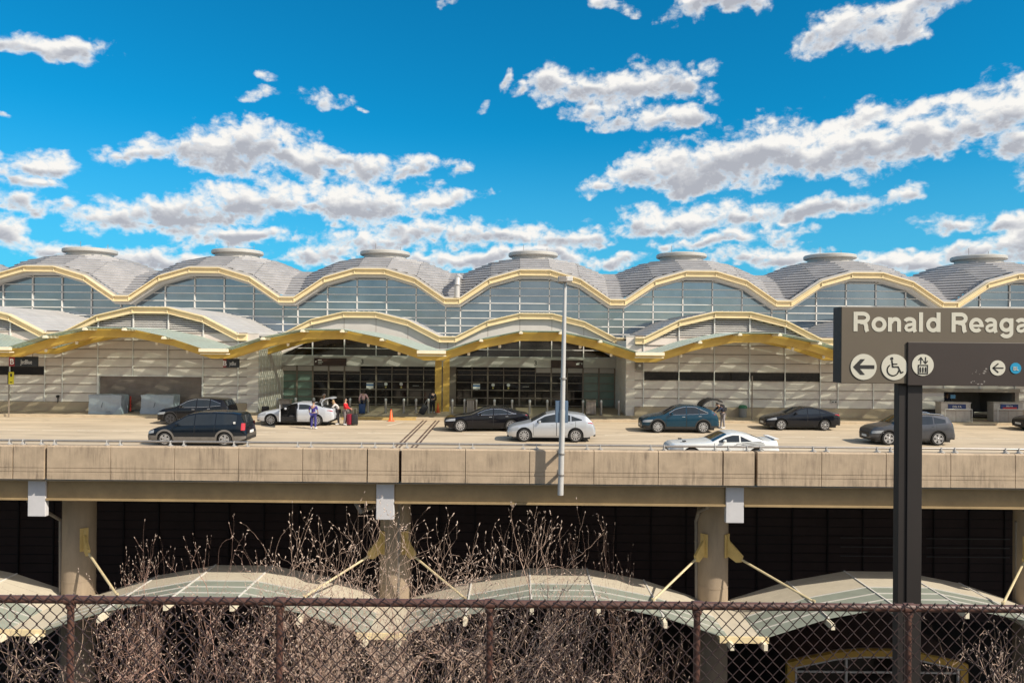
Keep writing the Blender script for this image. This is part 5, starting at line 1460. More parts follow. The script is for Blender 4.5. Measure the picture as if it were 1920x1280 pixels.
q = MB(); q.bev(-.11, .11, .11, .22, .14, .34, .04); q.build('pocket', mat('backpack_pocket', (.03, .03, .035), .8), bp, smooth=True)
q = MB(); [q.path([(s * .1, -.08, .44), (s * .12, -.22, .46), (s * .13, -.30, .30), (s * .12, -.22, .1), (s * .1, .0, .1)], .016, n=5) for s in (-1, 1)]; q.build('straps', M['rubber'], bp)

suitcase('blue suitcase rolled by the woman with long dark hair', gp(681, 775) + Vector((-.02, -.35, 0)), R(12), (.012, .045, .14))
suitcase('black case tilted on its wheels behind the person in dark clothes', gp(789, 777), R(10), (.018, .017, .018), tilt=R(28))
suitcase('red suitcase standing behind the white sedan', gp(656, 797), R(70), (.22, .01, .03))
suitcase('black suitcase at the right end of the luggage behind the white sedan', gp(665, 797), R(8), (.02, .02, .022), w=.40)
suitcase('dark bag leaning by the bollards left of the white sedan', gp(497, 774), R(30), (.03, .02, .022), w=.5, h=.42)

# ------------------------------------------------------------------ street furniture
def bollard0():
    t = thing('bollard', 'x', 'bollard', (0, 0, 0), 0, 'steel bollards in front of the entrance')
    q = MB(); q.lathe([(.115, 0), (.115, .06), (.085, .09), (.085, .86)], n=18); q.build('post', M['steel'], t, smooth=True, angle=30)
    q = MB(); q.lathe([(.095, .86), (.095, .90), (.075, .905), (.075, .93), (.095, .935), (.095, .96), (.07, 1.02), (.02, 1.045)], n=18); q.build('cap', M['steel_w'], t, smooth=True, angle=30)
    return t
b0 = bollard0()
BX = [(484, 'steel bollard at the left end of the row, by the dark bag'), (519.5, 'second steel bollard from the left, beside the steel litter bin'), (554, 'steel bollard showing just above the roof of the white sedan'),
      (588, 'steel bollard rising behind the head of the person in scrubs'), (656, 'steel bollard between the red sweater and the suitcase woman'), (689.6, 'steel bollard right beside the blue suitcase'),
      (723, 'steel bollard behind the kerbside traffic cone, on its left'), (757, 'steel bollard right of the kerbside traffic cone'), (780, 'steel bollard just left of the tilted black case'),
      (803, 'steel bollard beside the person in dark clothes'), (848, 'first steel bollard right of the yellow columns'), (871, 'steel bollard touching the left side of the slatted bin'),
      (893, 'steel bollard on the right side of the slatted bin'), (927, 'steel bollard above the windscreen of the black saloon'), (960, 'steel bollard above the rear of the black saloon'),
      (993, 'steel bollard between the black saloon and the silver crossover'), (1026, 'steel bollard just left of the light pole'), (1093, 'steel bollard left of the tan slatted bin'),
      (1127, 'steel bollard right of the tan slatted bin'), (1160, 'last steel bollard at the right end of the row')]
for i, (px, lab) in enumerate(BX):
    p = gp(px, 776 + .0084 * (px - 966)); 
    if i == 0: b0.location = p; b0['label'] = lab
    else: dup(b0, p, 0, lab)

def slat_bin(px0, px1, py, label, m, slats=True):
    a = gp(px0, py); c = gp(px1, py); w_ = c.x - a.x; t = thing('litter_bin', label, 'litter bin', ((a.x + c.x) / 2, a.y + .3, a.z), 0, 'litter bins on the sidewalk')
    q = MB(); q.bev(-w_ / 2, w_ / 2, -.28, .28, .06, .98, .03); q.build('bin_body', M['mull_d'], t)
    q = MB(); n = max(4, int(w_ / .09))
    for i in range(n): x = -w_ / 2 + w_ * (i + .5) / n; q.bev(x - .03, x + .03, -.31, -.285, .09, .95, .008)
    q.build('slats', m, t)
    q = MB(); q.bev(-w_ / 2 - .04, w_ / 2 + .04, -.33, .33, .98, 1.05, .02); q.build('lid', M['mull_d'], t)
    return t
slat_bin(522, 543, 777, 'square steel litter bin between the bollards at the left', M['steel'])
slat_bin(875, 889, 776, 'steel slatted litter bin between two bollards right of the columns', M['steel'])
slat_bin(1099, 1117, 778, 'tan slatted litter bin right of the light pole', mat('tan_slats', (.45, .35, .30), .5))
p = gp(1392, 782)
t = thing('trash_can', 'grey trash can with a green lid against the panel wall', 'trash can', p)
q = MB(); q.lathe([(.24, 0), (.26, .03), (.28, .62), (.28, .64)], n=24); q.build('can', mat('grey_plastic', (.28, .26, .24), .6), t, smooth=True, angle=30)
q = MB(); q.lathe([(.30, .64), (.30, .70), (.27, .80), (.20, .86), (.05, .88)], n=24); q.build('lid', mat('green_plastic', (.03, .16, .08), .5), t, smooth=True, angle=30)

def cone(label, loc, s=1.0):
    t = thing('traffic_cone', label, 'traffic cone', loc, .3, 'orange traffic cones'); t.scale = (s, s, s)
    q = MB(); q.bev(-.19, .19, -.19, .19, 0, .035, .012); q.build('base', M['orange'], t)
    q = MB(); q.lathe([(.145, .03), (.13, .05), (.035, .70), (.02, .72)], n=20); q.build('cone_body', M['orange'], t, smooth=True, angle=30)
    return t
cone('orange traffic cone on the kerb edge left of the road joints', gp(733, 789) + Vector((0, 0, .0)), 1.12)
cone('orange traffic cone at the foot of the yellow columns', gp(821, 773), .95)
p = gp(243, 772)
t = thing('delineator_post', 'red plastic delineator post between the two tarpaulin-covered boxes', 'delineator', p)
q = MB(); q.lathe([(.22, 0), (.22, .04), (.12, .07)], n=20); q.build('base', M['rubber'], t)
q = MB(); q.lathe([(.06, .06), (.055, 1.0), (.045, 1.08), (.02, 1.1)], n=14); q.build('post', mat('red_plastic', (.62, .05, .03), .5), t, smooth=True, angle=30)

def tarp(px0, px1, label):
    a = gp(px0, 776); c = gp(px1, 776); w_ = c.x - a.x; D = .95; H = 1.30
    t = thing('covered_counter', label, 'covered counter', ((a.x + c.x) / 2, a.y + D / 2, a.z), 0, 'counters wrapped in grey tarpaulin')
    bm = bmesh.new(); bmesh.ops.create_cube(bm, size=1); bmesh.ops.subdivide_edges(bm, edges=bm.edges[:], cuts=9, use_grid_fill=True)
    rng = random.Random(px0)
    from mathutils import noise
    for v in bm.verts:
        n = noise.noise(v.co * 3.1 + Vector((px0, 0, 0))) ; n2 = noise.noise(v.co * 8 + Vector((0, px0, 0)))
        z = v.co.z + .5; pinch = 1 - .03 * math.sin(z * PI)
        v.co = Vector((v.co.x * w_ * pinch + n * .06, v.co.y * D * pinch + n * .07 + n2 * .03, z * H + (.03 * n if z > .9 else 0)))
    bm.verts.index_update(); q = MB(); q.add([v.co.copy() for v in bm.verts], [[v.index for v in f.verts] for f in bm.faces]); bm.free()
    q.build('tarpaulin', M['tarp'], t, smooth=True, angle=50)
    q = MB(); q.box(-w_ / 2 + .1, w_ / 2 - .1, -D / 2 + .1, D / 2 - .1, .0, .04); q.build('base', M['rubber'], t)
    q = MB(); q.path([(-w_ * .05, -D / 2 - .05, H * .62), (-w_ * .09, -D / 2 - .055, H * .35)], .012, n=4); q.path([(w_ * .05, -D / 2 - .04, H * .12), (w_ * .17, -D / 2 - .05, H * .14)], .01, n=4); q.build('ties', M['rubber'], t)
tarp(163, 229, 'tarpaulin-covered counter left of the red delineator post'); tarp(262, 327, 'tarpaulin-covered counter between the red post and the black SUV')

# slender posts at the kerb
p = gp(14, 782)
t = thing('yellow_sign_post', 'thin post with a yellow warning sign near the left edge', 'sign', p)
q = MB(); q.tube((0, 0, 0), (0, 0, 3.05), .035, n=8); q.build('post', M['mull_d'], t)
q = MB(); q.bev(-.02, .34, -.05, -.02, 2.2, 3.02, .01); q.build('sign_plate', mat('yellow_sign', (.75, .65, .02), .5), t)
q = MB(); q.box(-.08, -.02, -.05, .0, 2.2, 3.0); q.box(.10, .22, -.053, -.05, 2.7, 2.9); q.box(.08, .24, -.053, -.05, 2.3, 2.36); q.build('markings', M['ink'], t)
p = gp(1409, 788)
t = thing('slim_post', 'slim grey metal post standing at the kerb right of the green-lidded can', 'post', p)
q = MB(); q.tube((0, 0, 0), (0, 0, 3.0), .045, n=10); q.lathe([(.1, 0), (.1, .02), (.05, .04)], n=12); q.build('pole', M['mull_d'], t)

# hanging airline signs
def hang_sign(px0, px1, py0, py1, d, label, split, word):
    a, c = at(px0, py0, d), at(px1, py1, d); t = thing('hanging_sign', label, 'sign', (a.x, d, c.z), 0, 'dark hanging signs under the canopy')
    w_, h_ = c.x - a.x, a.z - c.z
    q = MB(); q.box(0, w_ * split, -.04, .04, 0, h_); q.build('letter_tile', mat('red_tile', (.28, .02, .02), .5), t)
    q = MB(); q.box(w_ * split, w_, -.04, .04, 0, h_); q.build('name_board', mat('dark_board', (.02, .022, .024), .4), t)
    q = MB(); q.box(w_ * .2, w_ * .22, -.01, .01, h_, h_ + .45); q.box(w_ * .8, w_ * .82, -.01, .01, h_, h_ + .45); q.build('hanger', M['mull_d'], t)
    text('tile_letter', 'B', (w_ * split * .5, -.045, h_ * .2), h_ * .78, M['white'], t, align='CENTER', w=False, offset=.008, width=None)
    text('board_name', word, (w_ * (split + (1 - split) * .25), -.045, h_ * .25), h_ * .62, M['white'], t, w=False, width=w_ * (1 - split) * .5)
hang_sign(15, 69, 668, 687, 48.6, 'dark hanging airline sign with a red B tile at the far left', .2, 'JetBlue')
hang_sign(418, 448, 672, 689, 48.6, 'small dark hanging airline sign with a red B tile above the black SUV', .2, 'jetBlue')

# baggage counters
M['delta'] = mat('navy_sign', (.012, .03, .13), .4)
def counter(px0, px1, py, label, red):
    a = gp(px0, py); c = gp(px1, py); w_ = c.x - a.x
    t = thing('check_in_counter', label, 'counter', ((a.x + c.x) / 2, a.y + .3, a.z), 0, 'kerbside baggage counters')
    q = MB(); q.bev(-w_ / 2, w_ / 2, -.3, .4, 0, 1.28, .02); q.build('counter_body', mat('counter_steel', (.46, .42, .38), .4, metal=.3), t)
    q = MB(); q.box(-w_ / 2 - .03, w_ / 2 + .03, -.34, .44, 1.28, 1.33); q.build('counter_top', M['steel'], t)
    q = MB(); q.box(-.01, .01, -.306, -.3, .05, .75); q.box(-w_ / 2, w_ / 2, -.308, -.3, .74, .77); q.build('panel_joints', M['mull_d'], t)
    q = MB(); q.path([(-w_ / 2 + .1, -.6, 0), (-w_ / 2 + .1, -.6, .88), (w_ / 2 - .1, -.6, .88), (w_ / 2 - .1, -.6, 0)], .025, n=8); q.build('rail', M['steel_w'], t)
    q = MB(); q.box(-w_ * .27, w_ * .33, -.33, -.309, .86, 1.2); s_ = q.build('name_sign', M['delta'], t)
    if red: q = MB(); q.box(-w_ * .2, w_ * .28, -.34, -.331, .88, 1.0); q.build('red_band', mat('red_band', (.5, .03, .03), .5), s_)
    text('lettering', 'DELTA', (0.05, -.345, 1.02 if red else .96), .15 if red else .2, M['white'], t, align='CENTER', w=False)
counter(1762, 1815, 790, 'steel baggage counter with a blue airline sign right of the sign post', False)
counter(1860, 1912, 790, 'steel baggage counter with a red and navy sign near the right edge', True)
p0, p1 = at(1729, 728, 55.5), at(1786, 742, 55.5)
t = thing('airline_sign', 'dark navy airline sign inside the recess behind the counters', 'sign', ((p0.x + p1.x) / 2, 55.5, p1.z))
q = MB(); q.box(-1.2, 1.15, -.05, .05, 0, .55); q.build('board', mat('dark_navy', (.012, .014, .05), .4), t)
text('lettering', 'DELTA', (0, -.06, .16), .3, mat('dull_letter', (.22, .2, .22), .5), t, align='CENTER', w=False, space=1.25)
p = gp(1773, 775); p = Vector((at(1773, 760, 53.6).x, 53.6, walk_z(53.6)))
person('baggage agent in dark uniform behind the blue-signed counter', p, 0, dict(wrl=(-.14, -.3, 1.1), wrr=(.16, -.28, 1.12), elr=(.26, -.05, 1.16), ell=(-.26, -.05, 1.16)), top=(.015, .018, .035), legs=(.015, .015, .02), skin='skin2')
t = thing('monitor', 'small blue-lit monitor on the baggage counter beside the agent', 'monitor', (at(1784, 760, 52.6).x, 52.6, walk_z(51) + 1.33))
q = MB(); q.bev(-.2, .2, -.02, .02, .06, .36, .01); q.build('casing', M['rubber'], t); q = MB(); q.box(-.18, .18, -.026, -.02, .08, .34); q.build('screen', mat('blue_screen', (.12, .35, .55), .3), t); q = MB(); q.box(-.04, .04, -.02, .02, 0, .06); q.build('foot', M['rubber'], t)
t = thing('conveyor', 'low baggage conveyor between the two counters', 'conveyor', (at(1838, 780, 53).x, 53.0, walk_z(53)))
q = MB(); q.bev(-.9, .9, -.5, .6, .1, .45, .03); q.build('bed', mat('conveyor_dark', (.06, .05, .05), .6), t); q = MB(); q.bev(-.9, .9, -.56, -.5, .28, .46, .02); q.bev(.3, .85, -.7, -.6, .3, 1.1, .02); q.build('side_panels', M['steel'], t)

# ------------------------------------------------------------------ light pole on the parapet
t = thing('light_pole', 'tall pale light pole bracketed to the outside of the parapet', 'light pole', (1.76, 28.0, -.38))
pt, pbm = at(1060, 520, 28.0), at(1052, 925, 28.0)
bx_ = pbm.x
g = MB(); g.tube((0, 0, 0), (.05, 0, 3.2), .112, .104, n=20); g.tube((.05, 0, 3.2), (.11, 0, pt.z + .38), .094, .070, n=20); g.build('pole', M['steel_w'], t, smooth=True, angle=30)
g = MB()
for z in (.75, 1.55, 4.4): g.lathe([(.112, z - .035), (.130, z - .03), (.130, z + .03), (.112, z + .035)], (.015 + z * .012, 0, 0), n=20)
g.build('clamp_band', M['steel'], t, smooth=True, angle=30)
for z in (.75, 1.55):
    g = MB(); g.box(-.02, .06, .10, .54, z - .05, z + .05); g.box(-.09, .13, .485, .498, z - .12, z + .12); g.build('wall_bracket', M['steel'], t)
zt = pt.z + .38
g = MB(); g.bev(-.27 + .11, .05 + .11, -.3, .25, zt - .2, zt + .02, .02); g.build('lamp_head', M['steel'], t)
g = MB(); g.bev(.05 + .11, .27 + .11, -.25, .25, zt - .16, zt + .02, .02); g.build('lamp_head', M['mull'], t)
zb0, zb1 = at(1054, 792, 28.0).z + .38, at(1054, 752, 28.0).z + .38
g = MB(); g.bev(-.21, -.02, -.02, .34, zb0, zb1, .01); g.bev(.10, .26, -.04, .34, zb0, zb1, .01); g.build('back_of_sign', mat('slate_sign', (.12, .18, .26), .5), t)
# ------------------------------------------------------------------ station sign in the foreground
SD = 5.5
def sp2(px, py, d=SD): return at(px, py, d)
a, c = sp2(1577, 575), sp2(1577, 718)
tp = mat('taupe_enamel', (.130, .104, .072), .5, vs=2, var=.05)
db = mat('dark_brown_enamel', (.038, .026, .021), .5, vs=2, var=.08)
ed = mat('sign_edge', (.020, .017, .015), .5)
t = thing('station_sign', 'large brown and taupe station direction sign on a dark twin post', 'sign', (a.x + .8, SD, -2))
x0, z1, z0 = a.x, a.z, c.z; WX = x0 + 2.0
q = MB(); q.bev(x0, WX, SD + .002, SD + .14, z0, z1, .004); pn = q.build('panel', tp, t, w=True)
q = MB(); q.box(x0 - .002, x0 + .0, SD + .006, SD + .138, z0 + .002, z1 - .002); q.build('panel_edge', ed, pn, w=True)
# dark lower box, slightly proud
DD = SD - .012
b0_, b1_ = at(1701, 641, DD), at(1701, 722, DD)
q = MB(); q.bev(b0_.x, WX + .02, DD, SD + .0, b1_.z, b0_.z, .003); bxo = q.build('lower_panel', db, t, w=True)
q = MB(); q.box(b0_.x - .003, b0_.x, DD + .003, SD, b1_.z + .002, b0_.z - .002); q.build('box_edge', M['ink'], bxo, w=True)
lt = mat('cream_lettering', (.60, .57, .47), .5, var=.03)
# text: cap height 37 px
def arc(cx, cy, rx, ry, a0, a1, n=14): return [(cx + rx * math.cos(R(a0 + (a1 - a0) * i / n)), cy + ry * math.sin(R(a0 + (a1 - a0) * i / n))) for i in range(n + 1)]
SWD = .19
GL = { # letter: (advance, list of (centre line, width)), in cap heights
    'R': (.73, [([(.105, 0), (.105, 1)], SWD), ([(.10, .905), (.40, .905)] + arc(.40, .70, .205, .205, 80, -80, 10) + [(.38, .495), (.10, .495)], .185), ([(.30, .47), (.43, .45), (.51, .38), (.535, .25), (.545, .10), (.585, -.005)], .19)]),
    'o': (.655, [(arc(.32, .365, .225, .285, 0, 360, 30), .185)]),
    'n': (.63, [([(.105, 0), (.105, .73)], SWD), ([(.14, .45), (.20, .58)] + arc(.325, .48, .15, .165, 110, 0, 8) + [(.475, 0)], .185)]),
    'a': (.62, [(arc(.27, .50, .185, .155, 165, 0, 10) + [(.455, .15), (.475, .06), (.50, -.005)], .18), ([(.44, .405), (.33, .375), (.22, .35), (.135, .28), (.12, .19), (.155, .10), (.24, .07), (.34, .10), (.42, .19)], .15)]),
    'l': (.30, [([(.11, 0), (.11, 1)], SWD)]),
    'd': (.67, [(arc(.30, .365, .205, .285, 0, 360, 30), .18), ([(.515, 0), (.515, 1)], SWD)]),
    'e': (.63, [(arc(.31, .365, .215, .285, 4, 318, 26), .18), ([(.14, .335), (.62, .335)], .12)]),
    'g': (.66, [(arc(.30, .385, .205, .265, 0, 360, 30), .18), ([(.515, .73), (.515, .02)] + arc(.31, -.01, .205, .185, -5, -160, 12), .18)]),
}
def strip(q, pts, w_, y, closed=False):
    n = len(pts); vs = []
    for i, (x, z) in enumerate(pts):
        if closed: a_, c_ = pts[(i - 1) % (n - 1)], pts[(i + 1) % (n - 1)]
        else: a_, c_ = pts[max(0, i - 1)], pts[min(n - 1, i + 1)]
        dx, dz = c_[0] - a_[0], c_[1] - a_[1]; l = math.hypot(dx, dz) or 1
        vs += [(x - dz / l * w_ / 2, y, z + dx / l * w_ / 2), (x + dz / l * w_ / 2, y, z - dx / l * w_ / 2)]
    q.add(vs, [(2 * i, 2 * i + 1, 2 * i + 3, 2 * i + 2) for i in range(n - 1)])
def txt(s, px, py, pxw, d, capx, m):
    """sans serif lettering set flat on the panel: base line at px, py, width pxw"""
    p = at(px, py, d); W_ = pxw / F * d; H_ = capx / F * d
    tot = sum(GL[c_][0] for c_ in s) - .08; kx = W_ / tot; x = 0; q = MB(); lay = 0
    for c_ in s:
        adv, st = GL[c_]
        for line, w_ in st:
            lay += 1
            strip(q, [(p.x + (x + a_) * kx, p.z + b_ * H_) for a_, b_ in line], w_ * H_ * 1.08, d - .0006 - .0002 * (lay % 3), len(line) == 31)
        x += adv
    return q.build('lettering', m, t, w=True)
txt('Ronald', 1598, 621, 163, SD, 36.5, lt)
txt('Reagan', 1781, 622.5, 172, SD, 36.5, lt)
def disc(px, py, rpx, d, m, nm='symbol_disc', par=None):
    p = at(px, py, d); r = rpx / F * d; q = MB(); q.lathe([(r, d - .004), (r, d)], (p.x, 0, p.z), n=48, axis='Y'); return q.build(nm, m, par or t, w=True), p, r
YD = SD - .006
def stroke(q, pts, w_, y):
    """flat line of width w_ through points (x, z), y the face"""
    for (xa, za), (xb_, zb) in zip(pts, pts[1:]):
        dx, dz = xb_ - xa, zb - za; l = math.hypot(dx, dz) or 1; nx, nz = -dz / l * w_ / 2, dx / l * w_ / 2
        q.add([(xa + nx, y, za + nz), (xb_ + nx, y, zb + nz), (xb_ - nx, y, zb - nz), (xa - nx, y, za - nz)], [(0, 1, 2, 3)])
    for (xa, za) in pts: q.add([(xa + w_ / 2 * math.cos(k * PI / 5), y, za + w_ / 2 * math.sin(k * PI / 5)) for k in range(10)], [tuple(range(10))])
def poly(q, pts, y): q.add([(x, y, z) for x, z in pts], [tuple(range(len(pts)))])
# arrow
dc, p, r = disc(1617.5, 687.5, 24.2, SD, lt)
q = MB(); f = lambda u, v: (p.x + u * r, p.z + v * r)
poly(q, [f(-.82, 0), f(-.25, .60), f(.10, .60), f(-.30, .14), f(.82, .14), f(.82, -.14), f(-.30, -.14), f(.10, -.60), f(-.25, -.60)], YD); q.build('arrow_symbol', M['ink'], dc, w=True)
# wheelchair
dc, p, r = disc(1675, 688, 24.2, SD, lt)
q = MB(); f = lambda u, v: (p.x + u * r, p.z + v * r)
cx, cz_, rr = -.12, -.22, .44
stroke(q, [f(cx + rr * math.cos(R(a_)), cz_ + rr * math.sin(R(a_))) for a_ in range(125, 365, 12)], .09 * r, YD)
stroke(q, [f(-.20, .48), f(-.14, .02), f(.28, .02), f(.50, -.44), f(.64, -.38)], .11 * r, YD)
stroke(q, [f(-.16, .24), f(.18, .24)], .09 * r, YD)
poly(q, [f(-.21 + .12 * math.cos(k * PI / 8), .66 + .12 * math.sin(k * PI / 8)) for k in range(16)], YD); q.build('wheelchair_symbol', M['ink'], dc, w=True)
# lift
dc, p, r = disc(1728, 684, 20.2, DD, lt)
q = MB(); f = lambda u, v: (p.x + u * r, p.z + v * r); Y2 = DD - .006
stroke(q, [f(-.42, -.02), f(.42, -.02), f(.42, -.80), f(-.42, -.80), f(-.42, -.02)], .10 * r, Y2)
for u in (-.24, 0, .24):
    poly(q, [f(u + .05 * math.cos(k * PI / 5), -.22 + .05 * math.sin(k * PI / 5)) for k in range(10)], Y2)
    stroke(q, [f(u, -.30), f(u, -.5)], .13 * r, Y2); stroke(q, [f(u - .04, -.5), f(u - .04, -.68)], .05 * r, Y2); stroke(q, [f(u + .04, -.5), f(u + .04, -.68)], .05 * r, Y2)
stroke(q, [f(-.2, .12), f(-.2, .66)], .09 * r, Y2); stroke(q, [f(-.38, .46), f(-.2, .70), f(-.02, .46)], .09 * r, Y2)
stroke(q, [f(.24, .70), f(.24, .18)], .09 * r, Y2); stroke(q, [f(.06, .36), f(.24, .14), f(.42, .36)], .09 * r, Y2); q.build('lift_symbol', M['ink'], dc, w=True)
dc, p, r = disc(1867.5, 689.5, 14.2, DD, lt)
q = MB(); f = lambda u, v: (p.x + u * r, p.z + v * r)
stroke(q, [f(.68, 0), f(-.6, 0)], .16 * r, Y2); stroke(q, [f(.02, .55), f(-.62, 0), f(.02, -.55)], .17 * r, Y2); q.build('arrow_symbol', M['ink'], dc, w=True)
dc, p, r = disc(1901, 690, 10.2, DD, mat('blue_line_disc', (.01, .30, .52), .4))
text('lettering', 'BL', (p.x, DD - .005, p.z - r * .38), r * 1.0, lt, dc, align='CENTER')
# scratched patches of paint
rng = random.Random(4); q = MB()
for k in range(16):
    px = rng.choice([rng.gauss(1838, 6), rng.gauss(1824, 12), rng.gauss(1830, 6)]); py = rng.choice([rng.gauss(697, 5), rng.gauss(717, 2)])
    p = at(px, py, DD - .001); s_ = rng.uniform(.003, .010)
    poly(q, [(p.x + s_ * rng.uniform(.5, 1.3) * math.cos(k2 * PI / 4), p.z + s_ * rng.uniform(.3, .9) * math.sin(k2 * PI / 4)) for k2 in range(8)], DD - .0012)
q.build('paint_scratches', mat('scratch', (.28, .25, .22), .7), bxo, w=True)
# the posts
pm_ = mat('post_brown', (.022, .017, .015), .5, vs=2, var=.12)
PD = SD + .03
pa, pb_, pc = at(1700, 740, PD), at(1728, 740, PD), at(1685, 740, PD)
q = MB(); q.bev(pa.x, pb_.x, PD, PD + .07, -2.0, z0 - .002, .004); q.build('post', pm_, t, w=True)
q = MB(); q.bev(pc.x, pa.x + .002, PD + .012, PD + .085, -2.0, z0 - .002, .004); q.build('post', pm_, t, w=True)

# ------------------------------------------------------------------ chain link fence
FD = 3.94; FS = F / FD
fz = at(966, 1131, FD).z
t = thing('chain_link_fence', 'rust-brown chain link fence with a round top rail along the bottom of the view', 'fence', (0, FD, 2.0))
br = mat('brown_vinyl', (.12, .058, .043), .42, vs=6, var=.12, coat=.2)
wr_ = mat('wire_vinyl', (.045, .025, .022), .45, vs=20, var=.2)
q = MB(); q.tube((-3.4, FD, fz), (3.4, FD, fz), .0212, n=20); q.build('top_rail', br, t, w=True, smooth=True)
for px in (-262, 131, 524, 918, 1306, 1700, 2093):
    x = at(px, 1180, FD).x
    q = MB(); q.tube((x, FD + .002, 2.0), (x, FD + .002, fz - .005), .0178, n=16); q.build('post', br, t, w=True, smooth=True)
    q = MB(); q.lathe([(.0245, fz - .045), (.0255, fz - .04), (.0255, fz - .025), (.0245, fz - .02)], (x, FD + .002, 0), n=16); q.tube((x - .028, FD, fz), (x + .028, FD, fz), .0262, n=18); q.build('rail_fitting', br, t, w=True, smooth=True)
q = MB(); w_ = .0708; hgt = .078; hw_ = w_ / 2; n = int(6.6 / hw_)
yb = FD - .0285
ztop = fz + .034
rng = random.Random(1)
rows = int((ztop - 2.35) / (hgt / 2))
for i in range(n):
    xc = -3.3 + i * hw_; jx = rng.uniform(-.0012, .0012); pts = []
    for k in range(rows):
        right = (k + i) % 2
        pts.append((xc + (hw_ + .003 if right else -.003) + jx, yb + (.003 if right else -.003), ztop - k * hgt / 2))
    if (i % 2) == 1: pts = [(pts[0][0] - .010, yb - .004, ztop - .016)] + pts      # the knuckled tips
    else: pts = [(pts[0][0] + .004, yb, ztop + .002)] + pts[0:]
    for a_, b_ in zip(pts, pts[1:]): q.tube(a_, b_, .0028, n=5, cap=False)
q.build('wire_mesh', wr_, t, w=True, smooth=True)

# ------------------------------------------------------------------ bare magnolia shrubs
bark = mat('magnolia_bark', (.56, .38, .28), .8, vs=20, var=.18)
budm = mat('magnolia_bud', (.64, .48, .37), .7, vs=30, var=.15)
budp = mat('pink_brown_twig', (.50, .30, .225), .8, vs=20, var=.15)

def tri_tube(V, Fc, pts, rads, n=4):
    o = len(V); prev = None
    for i, (p, r) in enumerate(zip(pts, rads)):
        d = (pts[min(i + 1, len(pts) - 1)] - pts[max(i - 1, 0)]).normalized(); a = d.orthogonal().normalized(); b = d.cross(a)
        for k in range(n): t_ = 2 * PI * k / n; V.append(p + (a * math.cos(t_) + b * math.sin(t_)) * r)
    for i in range(len(pts) - 1):
        for k in range(n): Fc.append([o + i * n + k, o + i * n + (k + 1) % n, o + (i + 1) * n + (k + 1) % n, o + (i + 1) * n + k])

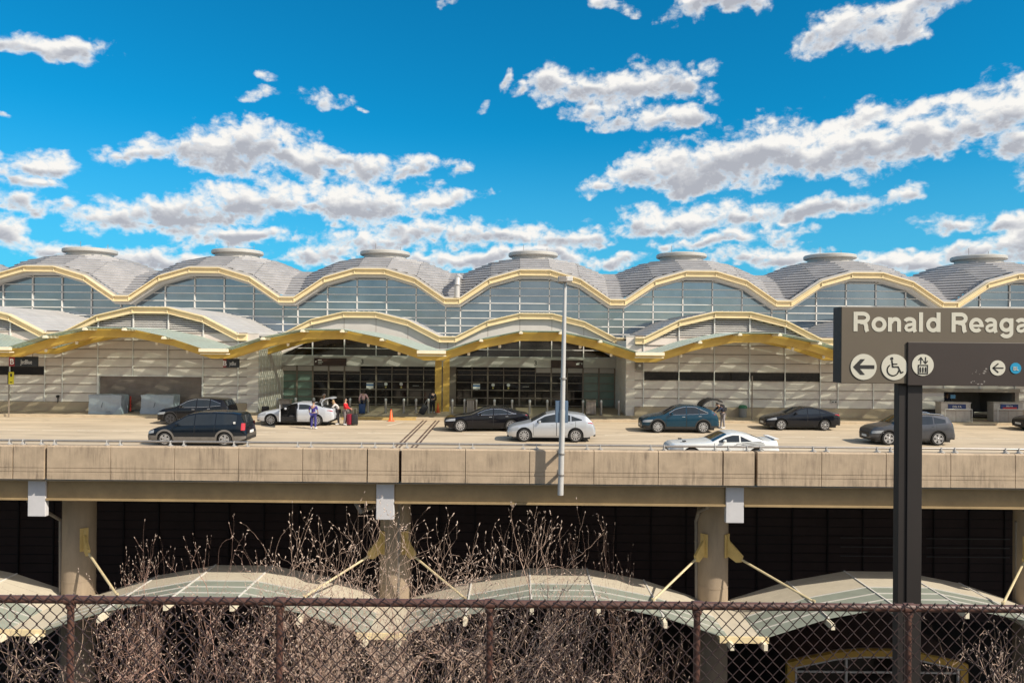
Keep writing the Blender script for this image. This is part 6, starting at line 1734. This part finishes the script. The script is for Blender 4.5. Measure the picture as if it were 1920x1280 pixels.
def shrub(label, px, ptop, d, spread, seed, dens=1.0, rad=None):
    rng = random.Random(seed)
    top = at(px, ptop, d); base = Vector((top.x, d, -2.0))
    t = thing('magnolia_shrub', label, 'shrub', base, 0, 'bare magnolia shrubs behind the fence')
    H = top.z + 2.0
    TV, TF, BV, BF, PV, PF = [], [], [], [], [], []
    def rv(s=1): return Vector((rng.gauss(0, s), rng.gauss(0, s), rng.gauss(0, s)))
    def bud(p, d_):
        L_ = rng.uniform(.020, .036); r = L_ * rng.uniform(.17, .24)
        tri_tube(PV, PF, [p, p + d_ * L_ * .35, p + d_ * L_ * .75, p + d_ * L_], [r * .45, r, r * .8, .0012], n=5)
    def grow(p, d_, L_, r, lev, lim):
        n = max(3, int(L_ / .07)); pts = [p.copy()]; rr = [r]; dd = d_.copy()
        for i in range(n):
            dd = (dd + rv(.22 if lev else .08) + Vector((0, 0, .045 if lev > 1 else .02))).normalized()
            pts.append(pts[-1] + dd * L_ / n); rr.append(r * (1 - .55 * (i + 1) / n))
        if lev == 0: tri_tube(TV, TF, pts, rr, 7)
        else: tri_tube(BV, BF, pts, rr, 5 if lev == 1 else 4)
        if lev >= lim:
            bud(pts[-1], dd)
            for i in range(1, n):
                if rng.random() < .5:
                    s_ = (dd + rv(.6)).normalized(); q_ = pts[i]; e = q_ + s_ * rng.uniform(.008, .03); tri_tube(BV, BF, [q_, e], [.0022, .002], 3); bud(e, s_)
            return
        kids_ = int({0: 5.4, 1: 3.5, 2: 2.6, 3: 1.7}.get(lev, 3) * dens + rng.random())
        for c in range(kids_):
            if lev and rng.random() < ((p.z + L_ * .6) / H - .80) / .20 * .8: continue
            f = rng.uniform(.30, 1.0); i = min(n - 1, int(f * n)); q_ = pts[i].lerp(pts[i + 1], f * n - i)
            ax = Vector((math.cos(c * 2.4 + rng.random()), math.sin(c * 2.4 + rng.random()), 0))
            s_ = (dd * 1.0 + ax * rng.uniform(.6, 1.4)).normalized()
            room = (H - (q_.z)) ; l2 = L_ * rng.uniform(.36, .66)
            l2 = min(l2, max(.12, room * .8))
            grow(q_, s_, l2, max(.0025, rr[i] * .5), lev + 1, lim)
        if lev < lim: grow(pts[-1], dd, min(L_ * .5, max(.12, (H - pts[-1].z) * .95)), rr[-1], lev + 1, lim)
    ns = 4
    for k in range(ns):
        a_ = 2 * PI * k / ns + rng.random(); f = rng.uniform(.35, 1)
        foot = Vector((.12 * math.cos(a_), .12 * math.sin(a_), 0))
        tip = Vector((spread * f * math.cos(a_), spread * f * math.sin(a_) * .6, H * rng.uniform(.62, .74)))
        grow(foot, (tip - foot).normalized(), (tip - foot).length, .024, 0, 4)
    zs = sorted(v.z for v in BV); k_ = H / zs[-1]; k2 = spread * 1.25 / max(.3, sorted(abs(v.x) for v in BV)[int(len(BV) * .97)])
    for V in (TV, BV, PV):
        for v in V: v.z *= k_; v.x *= min(1.2, k2); v.y *= min(1.0, k2)
    for (V, Fc, nm, m) in ((TV, TF, 'trunk', bark), (BV, BF, 'branches', bark if seed % 2 else budp), (PV, PF, 'buds', budm)):
        me = bpy.data.meshes.new(nm); me.from_pydata(V, [], Fc); me.shade_smooth(); me.materials.append(m)
        o = bpy.data.objects.new(nm, me); COL.objects.link(o); o.parent = t
    return t, len(PF)
SH = [ # label, px, top, distance, spread, seed, density
('bare magnolia shrub at the far left edge', 20, 1085, 8.2, .8, 11, .9), ('bare magnolia shrub in front of the far left column', 240, 1020, 7.8, .8, 14, 1.0),
      ('low bare magnolia shrub left of the tallest ones', 455, 1000, 7.9, .9, 6, 1.0), ('tall bare magnolia shrub left of the middle grey beam end', 610, 955, 7.4, 1.0, 15, 1.0),
      ('tallest bare magnolia shrub right of the middle grey beam end', 835, 945, 7.6, 1.1, 17, 1.05), ('tall bare magnolia shrub under the light pole', 1000, 950, 7.9, .9, 19, 1.0),
      ('bare magnolia shrub low between the light pole and the downpipe', 1110, 985, 7.8, .8, 24, .9), ('small bare magnolia shrub below the rail right of the light pole', 1230, 1135, 7.4, .7, 25, .8),
      ('bare shrub in the bottom right corner', 1930, 1165, 8.0, .6, 27, .85), ('dense bare magnolia shrub low in the middle', 720, 1080, 6.9, 1.0, 30, 1.0), ('dense low magnolia shrub left of the light pole foot', 560, 1110, 6.7, .9, 33, 1.0), ('dense low magnolia shrub below the light pole', 950, 1110, 6.8, .9, 35, 1.0)]
tot = 0
for s_ in SH:
    _, n = shrub(s_[0], s_[1], s_[2], s_[3], s_[4], s_[5], s_[6]); tot += n
print('bud faces', tot)
